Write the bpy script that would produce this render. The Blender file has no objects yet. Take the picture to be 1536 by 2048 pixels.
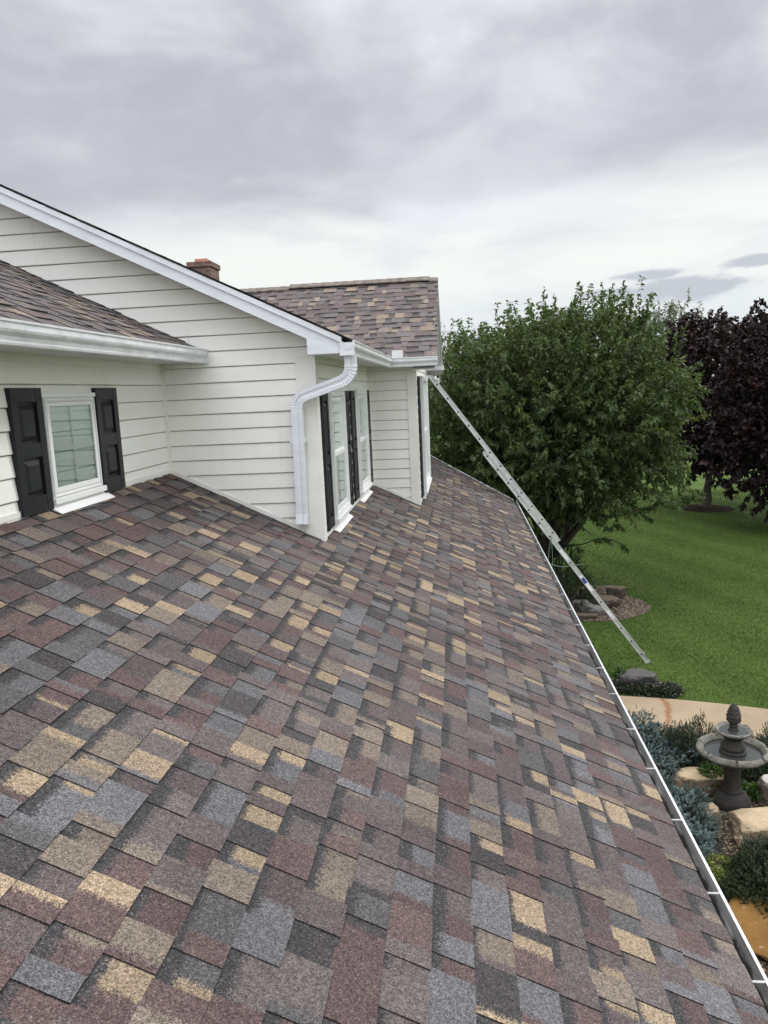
import bpy, bmesh, math, random
import numpy as np
from mathutils import Vector, Matrix, noise as mnoise

R = math.radians
scene = bpy.context.scene
COL = scene.collection

# ------------------------------------------------------------------ camera
cam_data = bpy.data.cameras.new("camera")
cam_data.sensor_fit = 'VERTICAL'
cam_data.sensor_height = 36.0
cam_data.lens = 1538.0 / 2048.0 * 36.0
cam_data.clip_start = 0.05
cam_data.clip_end = 3000.0
cam = bpy.data.objects.new("camera", cam_data)
COL.objects.link(cam)
def camera_rotation(vp=(915.0, 775.0), slope=-0.046, f=1538.0, cx=768.0, cy=1024.0):
    Y = Vector((vp[0] - cx, -(vp[1] - cy), -f)).normalized()
    h = Vector((1.0, -slope, 0.0))
    X = (h - h.dot(Y) * Y).normalized()
    Z = X.cross(Y)
    return Matrix((X, Y, Z))
cam.matrix_world = camera_rotation().to_4x4()
scene.camera = cam

# ------------------------------------------------------------------ world (overcast sky)
SUN_EL, SUN_AZ = 42.0, 50.0            # azimuth from +Y towards +X
SUN_DIR = Vector((math.sin(R(SUN_AZ)) * math.cos(R(SUN_EL)), math.cos(R(SUN_AZ)) * math.cos(R(SUN_EL)), math.sin(R(SUN_EL))))
world = bpy.data.worlds.new("World")
scene.world = world
world.use_nodes = True

class NT:
    """small helper to wire shader nodes"""
    def __init__(s, tree):
        s.t = tree; s.n = tree.nodes; s.l = tree.links
    def node(s, kind, **kw):
        n = s.n.new(kind)
        for k, v in kw.items():
            setattr(n, k, v)
        return n
    def put(s, sock, v):
        if v is None: return
        if isinstance(v, bpy.types.NodeSocket): s.l.new(v, sock)
        elif isinstance(v, (tuple, list)) and len(v) == 3 and sock.type == 'RGBA': sock.default_value = (*v, 1.0)
        else: sock.default_value = v
    def math(s, op, a, b=None, c=None, clamp=False):
        n = s.node('ShaderNodeMath', operation=op, use_clamp=clamp)
        s.put(n.inputs[0], a); s.put(n.inputs[1], b); s.put(n.inputs[2], c)
        return n.outputs[0]
    def vmath(s, op, a, b=None):
        n = s.node('ShaderNodeVectorMath', operation=op)
        s.put(n.inputs[0], a); s.put(n.inputs[1], b)
        return n.outputs['Value'] if op in ('DOT_PRODUCT', 'LENGTH', 'DISTANCE') else n.outputs[0]
    def mix(s, f, a, b, blend='MIX'):
        n = s.node('ShaderNodeMix', data_type='RGBA', blend_type=blend)
        s.put(n.inputs[0], f); s.put(n.inputs[6], a); s.put(n.inputs[7], b)
        return n.outputs[2]
    def ramp(s, x, a, b, c=0.0, d=1.0, smooth=True):
        n = s.node('ShaderNodeMapRange', interpolation_type='SMOOTHSTEP' if smooth else 'LINEAR')
        s.put(n.inputs[0], x); s.put(n.inputs[1], a); s.put(n.inputs[2], b); s.put(n.inputs[3], c); s.put(n.inputs[4], d)
        return n.outputs[0]
    def noise(s, vec, scale, detail=3.0, rough=0.5, dist=0.0, color=False):
        n = s.node('ShaderNodeTexNoise')
        s.put(n.inputs['Vector'], vec); n.inputs['Scale'].default_value = scale
        n.inputs['Detail'].default_value = detail; n.inputs['Roughness'].default_value = rough
        n.inputs['Distortion'].default_value = dist
        return n.outputs['Color' if color else 'Fac']
    def vor(s, vec, scale, feature='F1', out='Color', rnd=1.0):
        n = s.node('ShaderNodeTexVoronoi', feature=feature)
        s.put(n.inputs['Vector'], vec); n.inputs['Scale'].default_value = scale
        n.inputs['Randomness'].default_value = rnd
        return n.outputs[out]
    def attr(s, name, out='Fac'):
        n = s.node('ShaderNodeAttribute', attribute_name=name)
        return n.outputs[out]
    def sep(s, v):
        n = s.node('ShaderNodeSeparateXYZ'); s.put(n.inputs[0], v); return n.outputs
    def comb(s, x, y, z):
        n = s.node('ShaderNodeCombineXYZ')
        s.put(n.inputs[0], x); s.put(n.inputs[1], y); s.put(n.inputs[2], z); return n.outputs[0]
    def mapping(s, v, scale=(1, 1, 1), rot=(0, 0, 0), loc=(0, 0, 0)):
        n = s.node('ShaderNodeMapping'); s.put(n.inputs[0], v)
        n.inputs[1].default_value = loc; n.inputs[2].default_value = rot; n.inputs[3].default_value = scale
        return n.outputs[0]
    def bump(s, height, strength=0.3, dist=0.01):
        n = s.node('ShaderNodeBump'); n.inputs['Strength'].default_value = strength
        n.inputs['Distance'].default_value = dist; s.put(n.inputs['Height'], height)
        return n.outputs[0]

def build_world():
    g = NT(world.node_tree); g.n.clear()
    out = g.node('ShaderNodeOutputWorld'); bg = g.node('ShaderNodeBackground')
    bg.inputs['Strength'].default_value = 0.1
    sky = g.node('ShaderNodeTexSky', sky_type='NISHITA'); sky.sun_disc = False
    sky.sun_elevation = R(SUN_EL); sky.sun_rotation = R(SUN_AZ)
    d = g.node('ShaderNodeTexCoord').outputs['Generated']
    x, y, z = g.sep(d)
    zz = g.math('ADD', g.math('MAXIMUM', z, 0.0), 0.30)
    p = g.comb(g.math('DIVIDE', x, zz), g.math('DIVIDE', y, zz), 0.0)
    n1 = g.noise(g.mapping(p, loc=(3.1, 1.7, 0)), 1.15, 2.5, 0.45, 0.4)
    n2 = g.noise(g.mapping(p, loc=(7.3, 5.2, 2)), 3.6, 4.0, 0.5, 0.5)
    n4 = g.noise(g.mapping(p, loc=(1.3, 8.2, 5)), 8.0, 4.0, 0.55, 0.2)
    c = g.math('ADD', g.math('ADD', g.math('MULTIPLY', n1, 0.50), g.math('MULTIPLY', n2, 0.36)), g.math('MULTIPLY', n4, 0.14))
    t = g.ramp(c, 0.37, 0.63)
    deck = g.mix(t, (0.425, 0.43, 0.475), (0.735, 0.745, 0.785))
    # a darker belly along the lower edge of the deck
    belly = g.math('MULTIPLY', g.ramp(z, 0.20, 0.25), g.ramp(z, 0.25, 0.38, 1.0, 0.0))
    deck = g.mix(g.math('MULTIPLY', belly, 0.5), deck, (0.455, 0.46, 0.505))
    # bright clear band below it
    n3 = g.noise(g.mapping(d, scale=(2.2, 2.2, 9.0)), 2.2, 4.0, 0.5, 0.3)
    bandc = g.mix(g.ramp(z, 0.035, 0.15), (0.62, 0.655, 0.71), (0.785, 0.805, 0.775))
    bandc = g.mix(g.ramp(n3, 0.48, 0.72, 0.0, 0.5), bandc, (0.58, 0.61, 0.665))
    edge = g.math('ADD', z, g.math('ADD', g.math('MULTIPLY', g.math('SUBTRACT', n3, 0.5), 0.10),
                                   g.math('MULTIPLY', g.math('SUBTRACT', n2, 0.5), 0.08)))
    edge = g.math('SUBTRACT', edge, g.math('MULTIPLY', x, 0.02))
    col = g.mix(g.ramp(edge, 0.165, 0.255), bandc, deck)
    # small dark clouds low over the trees
    az = g.math('ARCTAN2', x, y)
    nd = g.noise(g.mapping(g.comb(az, z, 0.0), scale=(22, 70, 1)), 1.0, 3.0, 0.55)
    def puff(a0, z0, ra, rz):
        da = g.math('DIVIDE', g.math('SUBTRACT', az, a0), ra); dz = g.math('DIVIDE', g.math('SUBTRACT', z, z0), rz)
        r = g.math('SQRT', g.math('ADD', g.math('MULTIPLY', da, da), g.math('MULTIPLY', dz, dz)))
        return g.ramp(g.math('ADD', r, g.math('MULTIPLY', g.math('SUBTRACT', nd, 0.5), 1.5)), 0.55, 1.1, 1.0, 0.0)
    m = None
    for q in ((0.272, 0.102, 0.080, 0.017), (0.185, 0.104, 0.045, 0.007), (0.235, 0.121, 0.04, 0.007), (0.36, 0.126, 0.05, 0.009), (0.13, 0.078, 0.05, 0.010)):
        k = puff(*q); m = k if m is None else g.math('MAXIMUM', m, k)
    col = g.mix(g.math('MULTIPLY', m, 0.8), col, (0.41, 0.43, 0.49))
    col = g.mix(1.0, col, (10.0, 10.0, 10.0), 'MULTIPLY')
    # an overcast sky is brightest overhead; boost added behind the viewer to light walls
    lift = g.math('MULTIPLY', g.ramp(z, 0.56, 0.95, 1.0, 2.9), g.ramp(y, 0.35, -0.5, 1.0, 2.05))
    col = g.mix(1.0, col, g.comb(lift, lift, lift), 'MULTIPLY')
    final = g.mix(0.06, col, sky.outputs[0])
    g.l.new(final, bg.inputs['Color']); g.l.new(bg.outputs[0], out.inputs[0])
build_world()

sun_data = bpy.data.lights.new("sun", 'SUN')
sun_data.energy = 1.5; sun_data.angle = R(16); sun_data.color = (1.0, 0.965, 0.92)
sun = bpy.data.objects.new("sun", sun_data); COL.objects.link(sun)
sun.rotation_euler = (-SUN_DIR).to_track_quat('-Z', 'Y').to_euler()

scene.view_settings.view_transform = 'Standard'
scene.view_settings.look = 'None'
scene.view_settings.exposure = 0.28
scene.view_settings.gamma = 1.0
scene.view_settings.use_curve_mapping = False
scene.cycles.use_denoising = True
scene.cycles.max_bounces = 6
scene.cycles.transparent_max_bounces = 8

GZ = -5.1                                # the ground, measured from the eye

# ------------------------------------------------------------------ materials
def material(name, build):
    m = bpy.data.materials.new(name); m.use_nodes = True
    g = NT(m.node_tree); g.n.clear()
    out = g.node('ShaderNodeOutputMaterial'); b = g.node('ShaderNodeBsdfPrincipled')
    g.l.new(b.outputs[0], out.inputs[0])
    g.out = out; g.b = b
    g.oc = g.node('ShaderNodeTexCoord').outputs['Object']
    build(g, b)
    return m
def setb(g, b, col=None, rough=None, metal=None, spec=None, normal=None):
    if col is not None: g.put(b.inputs['Base Color'], col)
    if rough is not None: g.put(b.inputs['Roughness'], rough)
    if metal is not None: g.put(b.inputs['Metallic'], metal)
    if spec is not None: g.put(b.inputs['Specular IOR Level'], spec)
    if normal is not None: g.put(b.inputs['Normal'], normal)
def simple(name, col, rough=0.5, metal=0.0, var=0.1, scale=6.0, stretch=(1, 1, 1), bump=0.0, bscale=60.0, spec=0.5):
    def f(g, b):
        v = g.mapping(g.oc, scale=stretch)
        n = g.noise(v, scale, 4.0, 0.55)
        c = g.mix(g.ramp(n, 0.3, 0.7), tuple(k * (1 - var) for k in col), tuple(min(1, k * (1 + var)) for k in col))
        nrm = g.bump(g.noise(v, bscale, 3.0), bump, 0.004) if bump else None
        setb(g, b, c, rough, metal, spec, nrm)
    return material(name, f)

def siding_mat(g, b):
    n = g.noise(g.mapping(g.oc, scale=(1.0, 1.0, 2.5)), 1.6, 4.0, 0.55)
    c = g.mix(g.ramp(n, 0.3, 0.75), (0.785, 0.772, 0.722), (0.825, 0.816, 0.776))
    streak = g.noise(g.mapping(g.oc, scale=(14, 14, 0.8)), 1.0, 4.0, 0.6)
    c = g.mix(g.ramp(streak, 0.55, 0.85, 0.0, 0.30), c, (0.48, 0.46, 0.39))
    grain = g.noise(g.mapping(g.oc, scale=(6, 6, 90)), 2.0, 3.0)
    setb(g, b, c, 0.48, 0.0, 0.35, g.bump(g.math('ADD', g.math('MULTIPLY', grain, 0.12), g.noise(g.oc, 2.2, 2.0)), 0.12, 0.012))
M_siding = material("cream vinyl siding", siding_mat)
M_trim = simple("white vinyl trim", (0.74, 0.745, 0.735), 0.42, 0, 0.04, 3.0)
M_cream = simple("cream vinyl trim", (0.75, 0.74, 0.69), 0.45, 0, 0.05, 3.0)
M_fascia = simple("white aluminium fascia", (0.70, 0.72, 0.755), 0.38, 0, 0.05, 4.0, (1, 1, 4))
def guttermat(g, b):
    n = g.noise(g.mapping(g.oc, scale=(5, 5, 18)), 1.3, 5.0, 0.6)
    c = g.mix(g.ramp(n, 0.4, 0.75), (0.74, 0.755, 0.78), (0.56, 0.57, 0.585))
    s = g.noise(g.mapping(g.oc, scale=(30, 30, 3)), 1.0, 3.0, 0.6)
    c = g.mix(g.ramp(s, 0.6, 0.8, 0, 0.35), c, (0.33, 0.33, 0.32))
    setb(g, b, c, 0.36, 0.0, 0.5)
M_gutter = material("white painted gutter", guttermat)
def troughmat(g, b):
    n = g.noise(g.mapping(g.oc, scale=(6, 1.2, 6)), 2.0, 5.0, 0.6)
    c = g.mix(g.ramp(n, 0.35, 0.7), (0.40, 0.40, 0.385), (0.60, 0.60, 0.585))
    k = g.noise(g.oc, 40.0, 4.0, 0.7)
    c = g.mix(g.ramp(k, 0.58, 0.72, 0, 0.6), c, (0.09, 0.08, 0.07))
    # darker towards the bottom of the trough, with a ragged upper edge
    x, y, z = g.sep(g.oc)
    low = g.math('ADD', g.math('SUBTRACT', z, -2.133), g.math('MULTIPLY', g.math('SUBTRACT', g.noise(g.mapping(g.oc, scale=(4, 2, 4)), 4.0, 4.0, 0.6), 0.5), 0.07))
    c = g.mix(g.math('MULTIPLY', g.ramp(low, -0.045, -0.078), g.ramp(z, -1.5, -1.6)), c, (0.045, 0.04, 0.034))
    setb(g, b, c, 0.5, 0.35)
M_trough = material("weathered gutter inside", troughmat)
M_lip = simple("bright aluminium", (0.72, 0.73, 0.74), 0.34, 0.3, 0.06, 10.0)
M_shutter = simple("charcoal vinyl shutter", (0.0115, 0.0122, 0.0145), 0.45, 0, 0.15, 8.0, (1, 1, 1), 0.12, 120.0, 0.3)
M_black = simple("dark opening", (0.012, 0.012, 0.012), 0.8, 0, 0.1)
M_soffit = simple("soffit panels", (0.60, 0.61, 0.61), 0.5, 0, 0.05, 5.0)
M_louver = simple("white louvers", (0.82, 0.84, 0.83), 0.5, 0, 0.04, 5.0)
M_room = simple("dim room wall", (0.34, 0.36, 0.345), 0.8, 0, 0.1, 2.0)
def panemat(g, b):
    g.n.remove(b)
    tr = g.node('ShaderNodeBsdfTransparent'); tr.inputs[0].default_value = (0.82, 0.90, 0.865, 1)
    gl = g.node('ShaderNodeBsdfGlossy'); gl.inputs['Roughness'].default_value = 0.015; gl.inputs[0].default_value = (0.9, 0.97, 0.95, 1)
    fr = g.node('ShaderNodeFresnel'); fr.inputs[0].default_value = 1.55
    nb = g.bump(g.noise(g.oc, 1.8, 1.0), 0.05, 0.02)
    g.l.new(nb, gl.inputs['Normal'])
    mx = g.node('ShaderNodeMixShader')
    g.l.new(g.math('ADD', g.math('MULTIPLY', fr.outputs[0], 1.6), 0.05, clamp=True), mx.inputs[0])
    g.l.new(tr.outputs[0], mx.inputs[1]); g.l.new(gl.outputs[0], mx.inputs[2]); g.l.new(mx.outputs[0], g.out.inputs[0])
M_pane = material("window glass", panemat)

def shinglemat(g, b):
    fuzz = g.noise(g.oc, 120.0, 2.0, 0.6)
    fuzz2 = g.noise(g.oc, 42.0, 2.0, 0.6)
    fz = g.math('ADD', g.math('MULTIPLY', g.math('SUBTRACT', fuzz, 0.5), 0.055), g.math('MULTIPLY', g.math('SUBTRACT', fuzz2, 0.5), 0.025))
    uv = g.node('ShaderNodeUVMap', uv_map='cell').outputs[0]
    u, v, _ = g.sep(uv)
    pr = g.sep(g.attr('params', 'Vector'))
    ca = g.attr('col_a', 'Color'); cb = g.attr('col_b', 'Color')
    grd = g.math('MULTIPLY', g.math('SUBTRACT', g.sep(g.vor(g.oc, 300.0, 'F1', 'Color'))[2], 0.5), 0.018)
    uc = g.math('SUBTRACT', g.math('ADD', g.math('ADD', u, fz), grd), pr[1])
    c = g.mix(g.ramp(uc, -0.006, 0.006), ca, cb)
    vd = g.math('SUBTRACT', g.math('ADD', g.math('ADD', v, fz), grd), pr[2])
    dk = g.math('MULTIPLY', g.ramp(vd, -0.008, 0.008), pr[0])
    gran = g.vor(g.oc, 330.0, 'F1', 'Color')
    gr, gg, gb = g.sep(gran)
    dark = (0.034, 0.0345, 0.036)
    c = g.mix(dk, c, dark)
    # granules: some of another colour, all of uneven brightness
    c = g.mix(g.math('MULTIPLY', g.ramp(gg, 0.78, 0.82), 0.22), c, (0.23, 0.20, 0.175))
    c = g.mix(g.math('MULTIPLY', g.ramp(gg, 0.18, 0.14), 0.55), c, (0.030, 0.022, 0.024))
    val = g.ramp(gr, 0.0, 1.0, 0.52, 1.50, False)
    big = g.noise(g.oc, 1.3, 3.0, 0.55)
    val = g.math('MULTIPLY', val, g.ramp(big, 0.3, 0.7, 0.90, 1.10))
    mid = g.noise(g.oc, 70.0, 2.0, 0.6)
    val = g.math('MULTIPLY', val, g.ramp(mid, 0.3, 0.7, 0.82, 1.18))
    c = g.mix(1.0, c, g.comb(val, val, val), 'MULTIPLY')
    h = g.math('ADD', g.vor(g.oc, 250.0, 'F1', 'Distance'), g.math('MULTIPLY', fuzz, 0.6))
    setb(g, b, c, 0.92, 0.0, 0.25, g.bump(h, 0.45, 0.003))
M_shingle = material("granulated laminate shingles", shinglemat)

def brickmat(g, b):
    n = g.node('ShaderNodeTexBrick'); n.inputs['Scale'].default_value = 1.0
    x, y, z = g.sep(g.oc)
    g.l.new(g.comb(g.math('ADD', x, y), z, 0.0), n.inputs['Vector'])
    n.inputs['Brick Width'].default_value = 0.21; n.inputs['Row Height'].default_value = 0.075
    n.inputs['Mortar Size'].default_value = 0.006
    n.inputs['Color1'].default_value = (0.21, 0.125, 0.092, 1); n.inputs['Color2'].default_value = (0.13, 0.08, 0.06, 1)
    n.inputs['Mortar'].default_value = (0.22, 0.19, 0.17, 1)
    k = g.noise(g.oc, 9.0, 4.0)
    setb(g, b, g.mix(g.ramp(k, 0.4, 0.7, 0, 0.5), n.outputs[0], (0.07, 0.05, 0.04)), 0.9)
M_brick = material("red brown brick", brickmat)
M_clay = simple("clay flue tile", (0.52, 0.21, 0.14), 0.8, 0, 0.15, 20)

def lawnmat(g, b):
    x, y, z = g.sep(g.oc)
    n1 = g.noise(g.oc, 0.45, 4.0, 0.6); n2 = g.noise(g.oc, 5.0, 4.0, 0.65); n3 = g.noise(g.mapping(g.oc, scale=(1, 0.45, 1)), 55.0, 3.0, 0.7)
    s = g.math('SINE', g.math('ADD', g.math('ADD', g.math('MULTIPLY', x, 3.6), g.math('MULTIPLY', y, 1.5)), g.math('MULTIPLY', n1, 2.0)))
    c = g.mix(g.ramp(n2, 0.3, 0.7), (0.048, 0.088, 0.014), (0.080, 0.126, 0.025))
    c = g.mix(g.ramp(n1, 0.35, 0.7, 0.0, 0.5), c, (0.060, 0.115, 0.022))
    c = g.mix(g.ramp(s, -0.8, 0.8, 0.0, 0.4), c, (0.110, 0.155, 0.034))
    c = g.mix(g.ramp(n3, 0.35, 0.65, 0.0, 0.4), c, (0.022, 0.050, 0.009))
    setb(g, b, c, 0.9, 0, 0.15, g.bump(g.math('ADD', n3, n2), 0.6, 0.03))
M_lawn = material("mown lawn", lawnmat)
def bladesmat(g, b):
    r = g.attr('shade', 'Fac')
    c = g.mix(r, (0.058, 0.102, 0.017), (0.104, 0.160, 0.034))
    setb(g, b, c, 0.6, 0, 0.2)
M_blades = material("grass blades", bladesmat)

def pathmat(g, b):
    n = g.noise(g.oc, 1.2, 5.0, 0.6); k = g.noise(g.oc, 60.0, 4.0, 0.6)
    c = g.mix(g.ramp(n, 0.3, 0.7), (0.27, 0.205, 0.130), (0.335, 0.260, 0.172))
    c = g.mix(g.ramp(k, 0.45, 0.75, 0, 0.35), c, (0.20, 0.16, 0.11))
    x, y, z = g.sep(g.oc)
    # a rust stain that runs across the slab
    wob = g.math('MULTIPLY', g.math('SUBTRACT', g.noise(g.mapping(g.oc, scale=(0.3, 1.0, 1)), 1.3, 2.0), 0.5), 0.42)
    cx = g.math('ADD', g.math('MULTIPLY', g.math('SUBTRACT', y, 11.3), 0.16), 3.02)
    dist = g.math('ABSOLUTE', g.math('ADD', g.math('SUBTRACT', x, cx), wob))
    m = g.ramp(g.math('ADD', dist, g.math('MULTIPLY', g.noise(g.oc, 12.0, 3.0), 0.10)), 0.045, 0.125, 0.8, 0.0)
    c = g.mix(m, c, (0.20, 0.075, 0.025))
    setb(g, b, c, 0.85, 0, 0.3, g.bump(k, 0.25, 0.004))
M_path = material("tan concrete", pathmat)
def mulchmat(g, b):
    v = g.vor(g.mapping(g.oc, scale=(1, 1.6, 1)), 38.0, 'F1', 'Color'); r, q, w = g.sep(v)
    c = g.mix(r, (0.028, 0.019, 0.014), (0.085, 0.060, 0.043))
    c = g.mix(g.ramp(q, 0.78, 0.82), c, (0.26, 0.20, 0.13))
    setb(g, b, c, 0.95, 0, 0.1, g.bump(g.vor(g.oc, 38.0, 'F1', 'Distance'), 0.8, 0.03))
M_mulch = material("bark and pebble mulch", mulchmat)
def pebblemat(g, b):
    r = g.attr('shade', 'Fac')
    c = g.mix(r, (0.055, 0.038, 0.024), (0.21, 0.155, 0.10))
    setb(g, b, g.mix(g.ramp(g.noise(g.oc, 9, 3), 0.3, 0.7, 0, 0.4), c, (0.20, 0.18, 0.15)), 0.85)
M_pebble = material("tan pebbles", pebblemat)

def rockmat(name, top, side, lichen=0.2):
    def f(g, b):
        n = g.noise(g.oc, 3.5, 6.0, 0.62); k = g.noise(g.oc, 22.0, 5.0, 0.65)
        str_ = g.noise(g.mapping(g.oc, scale=(2, 2, 14)), 3.0, 4.0, 0.6)
        c = g.mix(g.ramp(n, 0.3, 0.7), tuple(q * 0.82 for q in top), tuple(min(1, q * 1.12) for q in top))
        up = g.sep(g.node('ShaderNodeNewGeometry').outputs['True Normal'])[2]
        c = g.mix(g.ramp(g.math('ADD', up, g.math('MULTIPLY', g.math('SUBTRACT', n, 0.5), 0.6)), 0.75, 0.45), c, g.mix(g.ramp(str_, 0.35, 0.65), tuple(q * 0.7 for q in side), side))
        c = g.mix(g.ramp(k, 0.58, 0.70, 0, lichen), c, (0.10, 0.10, 0.085))
        c = g.mix(g.ramp(g.noise(g.oc, 14.0, 4.0, 0.7), 0.62, 0.72, 0, lichen * 1.4), c, (0.48, 0.48, 0.44))
        setb(g, b, c, 0.9, 0, 0.25, g.bump(g.math('ADD', k, g.math('MULTIPLY', n, 1.5)), 0.55, 0.02))
    return material(name, f)
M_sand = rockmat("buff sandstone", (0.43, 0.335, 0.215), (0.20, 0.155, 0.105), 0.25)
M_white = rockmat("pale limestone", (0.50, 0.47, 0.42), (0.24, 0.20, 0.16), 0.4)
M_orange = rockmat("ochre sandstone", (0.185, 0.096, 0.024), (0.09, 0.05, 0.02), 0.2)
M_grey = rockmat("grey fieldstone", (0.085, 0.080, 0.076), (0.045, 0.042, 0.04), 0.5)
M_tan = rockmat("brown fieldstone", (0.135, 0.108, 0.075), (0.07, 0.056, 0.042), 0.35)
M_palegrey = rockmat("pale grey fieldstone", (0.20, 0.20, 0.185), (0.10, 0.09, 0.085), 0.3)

def stonemat(g, b):
    n = g.noise(g.oc, 7.0, 5.0, 0.65); k = g.noise(g.oc, 70.0, 3.0, 0.6)
    c = g.mix(g.ramp(n, 0.3, 0.7), (0.021, 0.0195, 0.017), (0.044, 0.040, 0.035))
    c = g.mix(g.ramp(k, 0.60, 0.74, 0, 0.35), c, (0.12, 0.115, 0.10))
    setb(g, b, c, 0.75, 0, 0.35, g.bump(g.math('ADD', k, n), 0.5, 0.01))
M_fountain = material("dark cast stone", stonemat)
def rimmat(g, b):
    n = g.noise(g.oc, 9.0, 5.0, 0.65); k = g.noise(g.oc, 95.0, 3.0, 0.7)
    c = g.mix(g.ramp(n, 0.3, 0.7), (0.12, 0.115, 0.095), (0.25, 0.24, 0.205))
    c = g.mix(g.ramp(k, 0.5, 0.62, 0, 0.75), c, (0.05, 0.047, 0.04))
    setb(g, b, c, 0.85, 0, 0.3, g.bump(g.math('ADD', k, n), 0.7, 0.012))
M_rim = material("worn grey cast stone rim", rimmat)
M_water = simple("still water", (0.05, 0.055, 0.05), 0.06, 0, 0.1, 3.0, (1, 1, 1), 0.05, 8.0)

def leafmat(name, dark, light, trans=0.3, rough=0.45, spec=0.4, warm=None):
    def f(g, b):
        r = g.attr('shade', 'Fac')
        c = g.mix(r, dark, light)
        if warm:
            c = g.mix(g.ramp(g.attr('tone', 'Fac'), 0.6, 1.0, 0, 0.8), c, warm)
        setb(g, b, c, rough, 0, spec)
        if trans:
            tl = g.node('ShaderNodeBsdfTranslucent')
            g.l.new(g.mix(1.0, c, (1.5, 1.6, 0.8), 'MULTIPLY'), tl.inputs[0])
            mx = g.node('ShaderNodeMixShader'); mx.inputs[0].default_value = trans
            g.l.new(b.outputs[0], mx.inputs[1]); g.l.new(tl.outputs[0], mx.inputs[2]); g.l.new(mx.outputs[0], g.out.inputs[0])
    return material(name, f)
M_leaf = leafmat("glossy green leaves", (0.034, 0.058, 0.022), (0.105, 0.142, 0.050), 0.28, 0.5, 0.28, (0.12, 0.13, 0.035))
M_leaf2 = leafmat("yellow green leaves", (0.050, 0.080, 0.022), (0.115, 0.150, 0.045), 0.3, 0.45, 0.4, (0.14, 0.15, 0.05))
M_purple = leafmat("maroon leaves", (0.012, 0.008, 0.009), (0.036, 0.0225, 0.024), 0.15, 0.5, 0.25, (0.055, 0.02, 0.022))
M_willow = leafmat("grey green leaves", (0.075, 0.10, 0.055), (0.135, 0.165, 0.095), 0.3)
M_woods = leafmat("far foliage", (0.030, 0.050, 0.022), (0.06, 0.085, 0.035), 0.2)
M_spruce = leafmat("blue spruce needles", (0.075, 0.115, 0.115), (0.185, 0.245, 0.235), 0.08, 0.6, 0.2)
M_yew = leafmat("yew needles", (0.013, 0.026, 0.011), (0.042, 0.066, 0.024), 0.08, 0.5, 0.3)
M_ivy = leafmat("dark ground cover leaves", (0.014, 0.022, 0.012), (0.040, 0.052, 0.028), 0.15)
M_chart = leafmat("chartreuse leaves", (0.085, 0.12, 0.02), (0.24, 0.28, 0.055), 0.25)
M_fern = leafmat("fresh green leaves", (0.035, 0.075, 0.015), (0.085, 0.15, 0.03), 0.3)
M_bark = simple("dark bark", (0.045, 0.037, 0.030), 0.95, 0, 0.35, 9.0, (3, 3, 0.6), 0.8, 25.0)
M_bark2 = simple("grey brown bark", (0.075, 0.062, 0.048), 0.95, 0, 0.3, 9.0, (3, 3, 0.6), 0.8, 25.0)
M_alu = simple("ladder aluminium", (0.62, 0.63, 0.62), 0.42, 0.55, 0.12, 12.0)
M_hanger = simple("dull galvanised strap", (0.46, 0.46, 0.45), 0.5, 0.3, 0.12, 12.0)
M_sticker = simple("white sticker", (0.75, 0.75, 0.75), 0.5)
M_bluesticker = simple("blue sticker", (0.03, 0.06, 0.30), 0.5)
M_rope = simple("grey green rope", (0.14, 0.19, 0.15), 0.8)

# ------------------------------------------------------------------ mesh helpers
def link(o, parent=None):
    COL.objects.link(o)
    if parent is not None:
        o.parent = parent
        if parent.type == 'EMPTY':
            o.matrix_parent_inverse = Matrix.Translation(-parent.location)
    return o
def thing(name, label, cat, loc, group=None):
    o = bpy.data.objects.new(name, None); COL.objects.link(o)
    o.location = loc; o.empty_display_size = 0.2
    return tag(o, label, cat, group)
def tag(o, label, cat, group=None):
    o['label'] = label; o['category'] = cat
    if group: o['group'] = group
    return o
def structure(o, kind='structure'):
    o['kind'] = kind; return o

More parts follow.
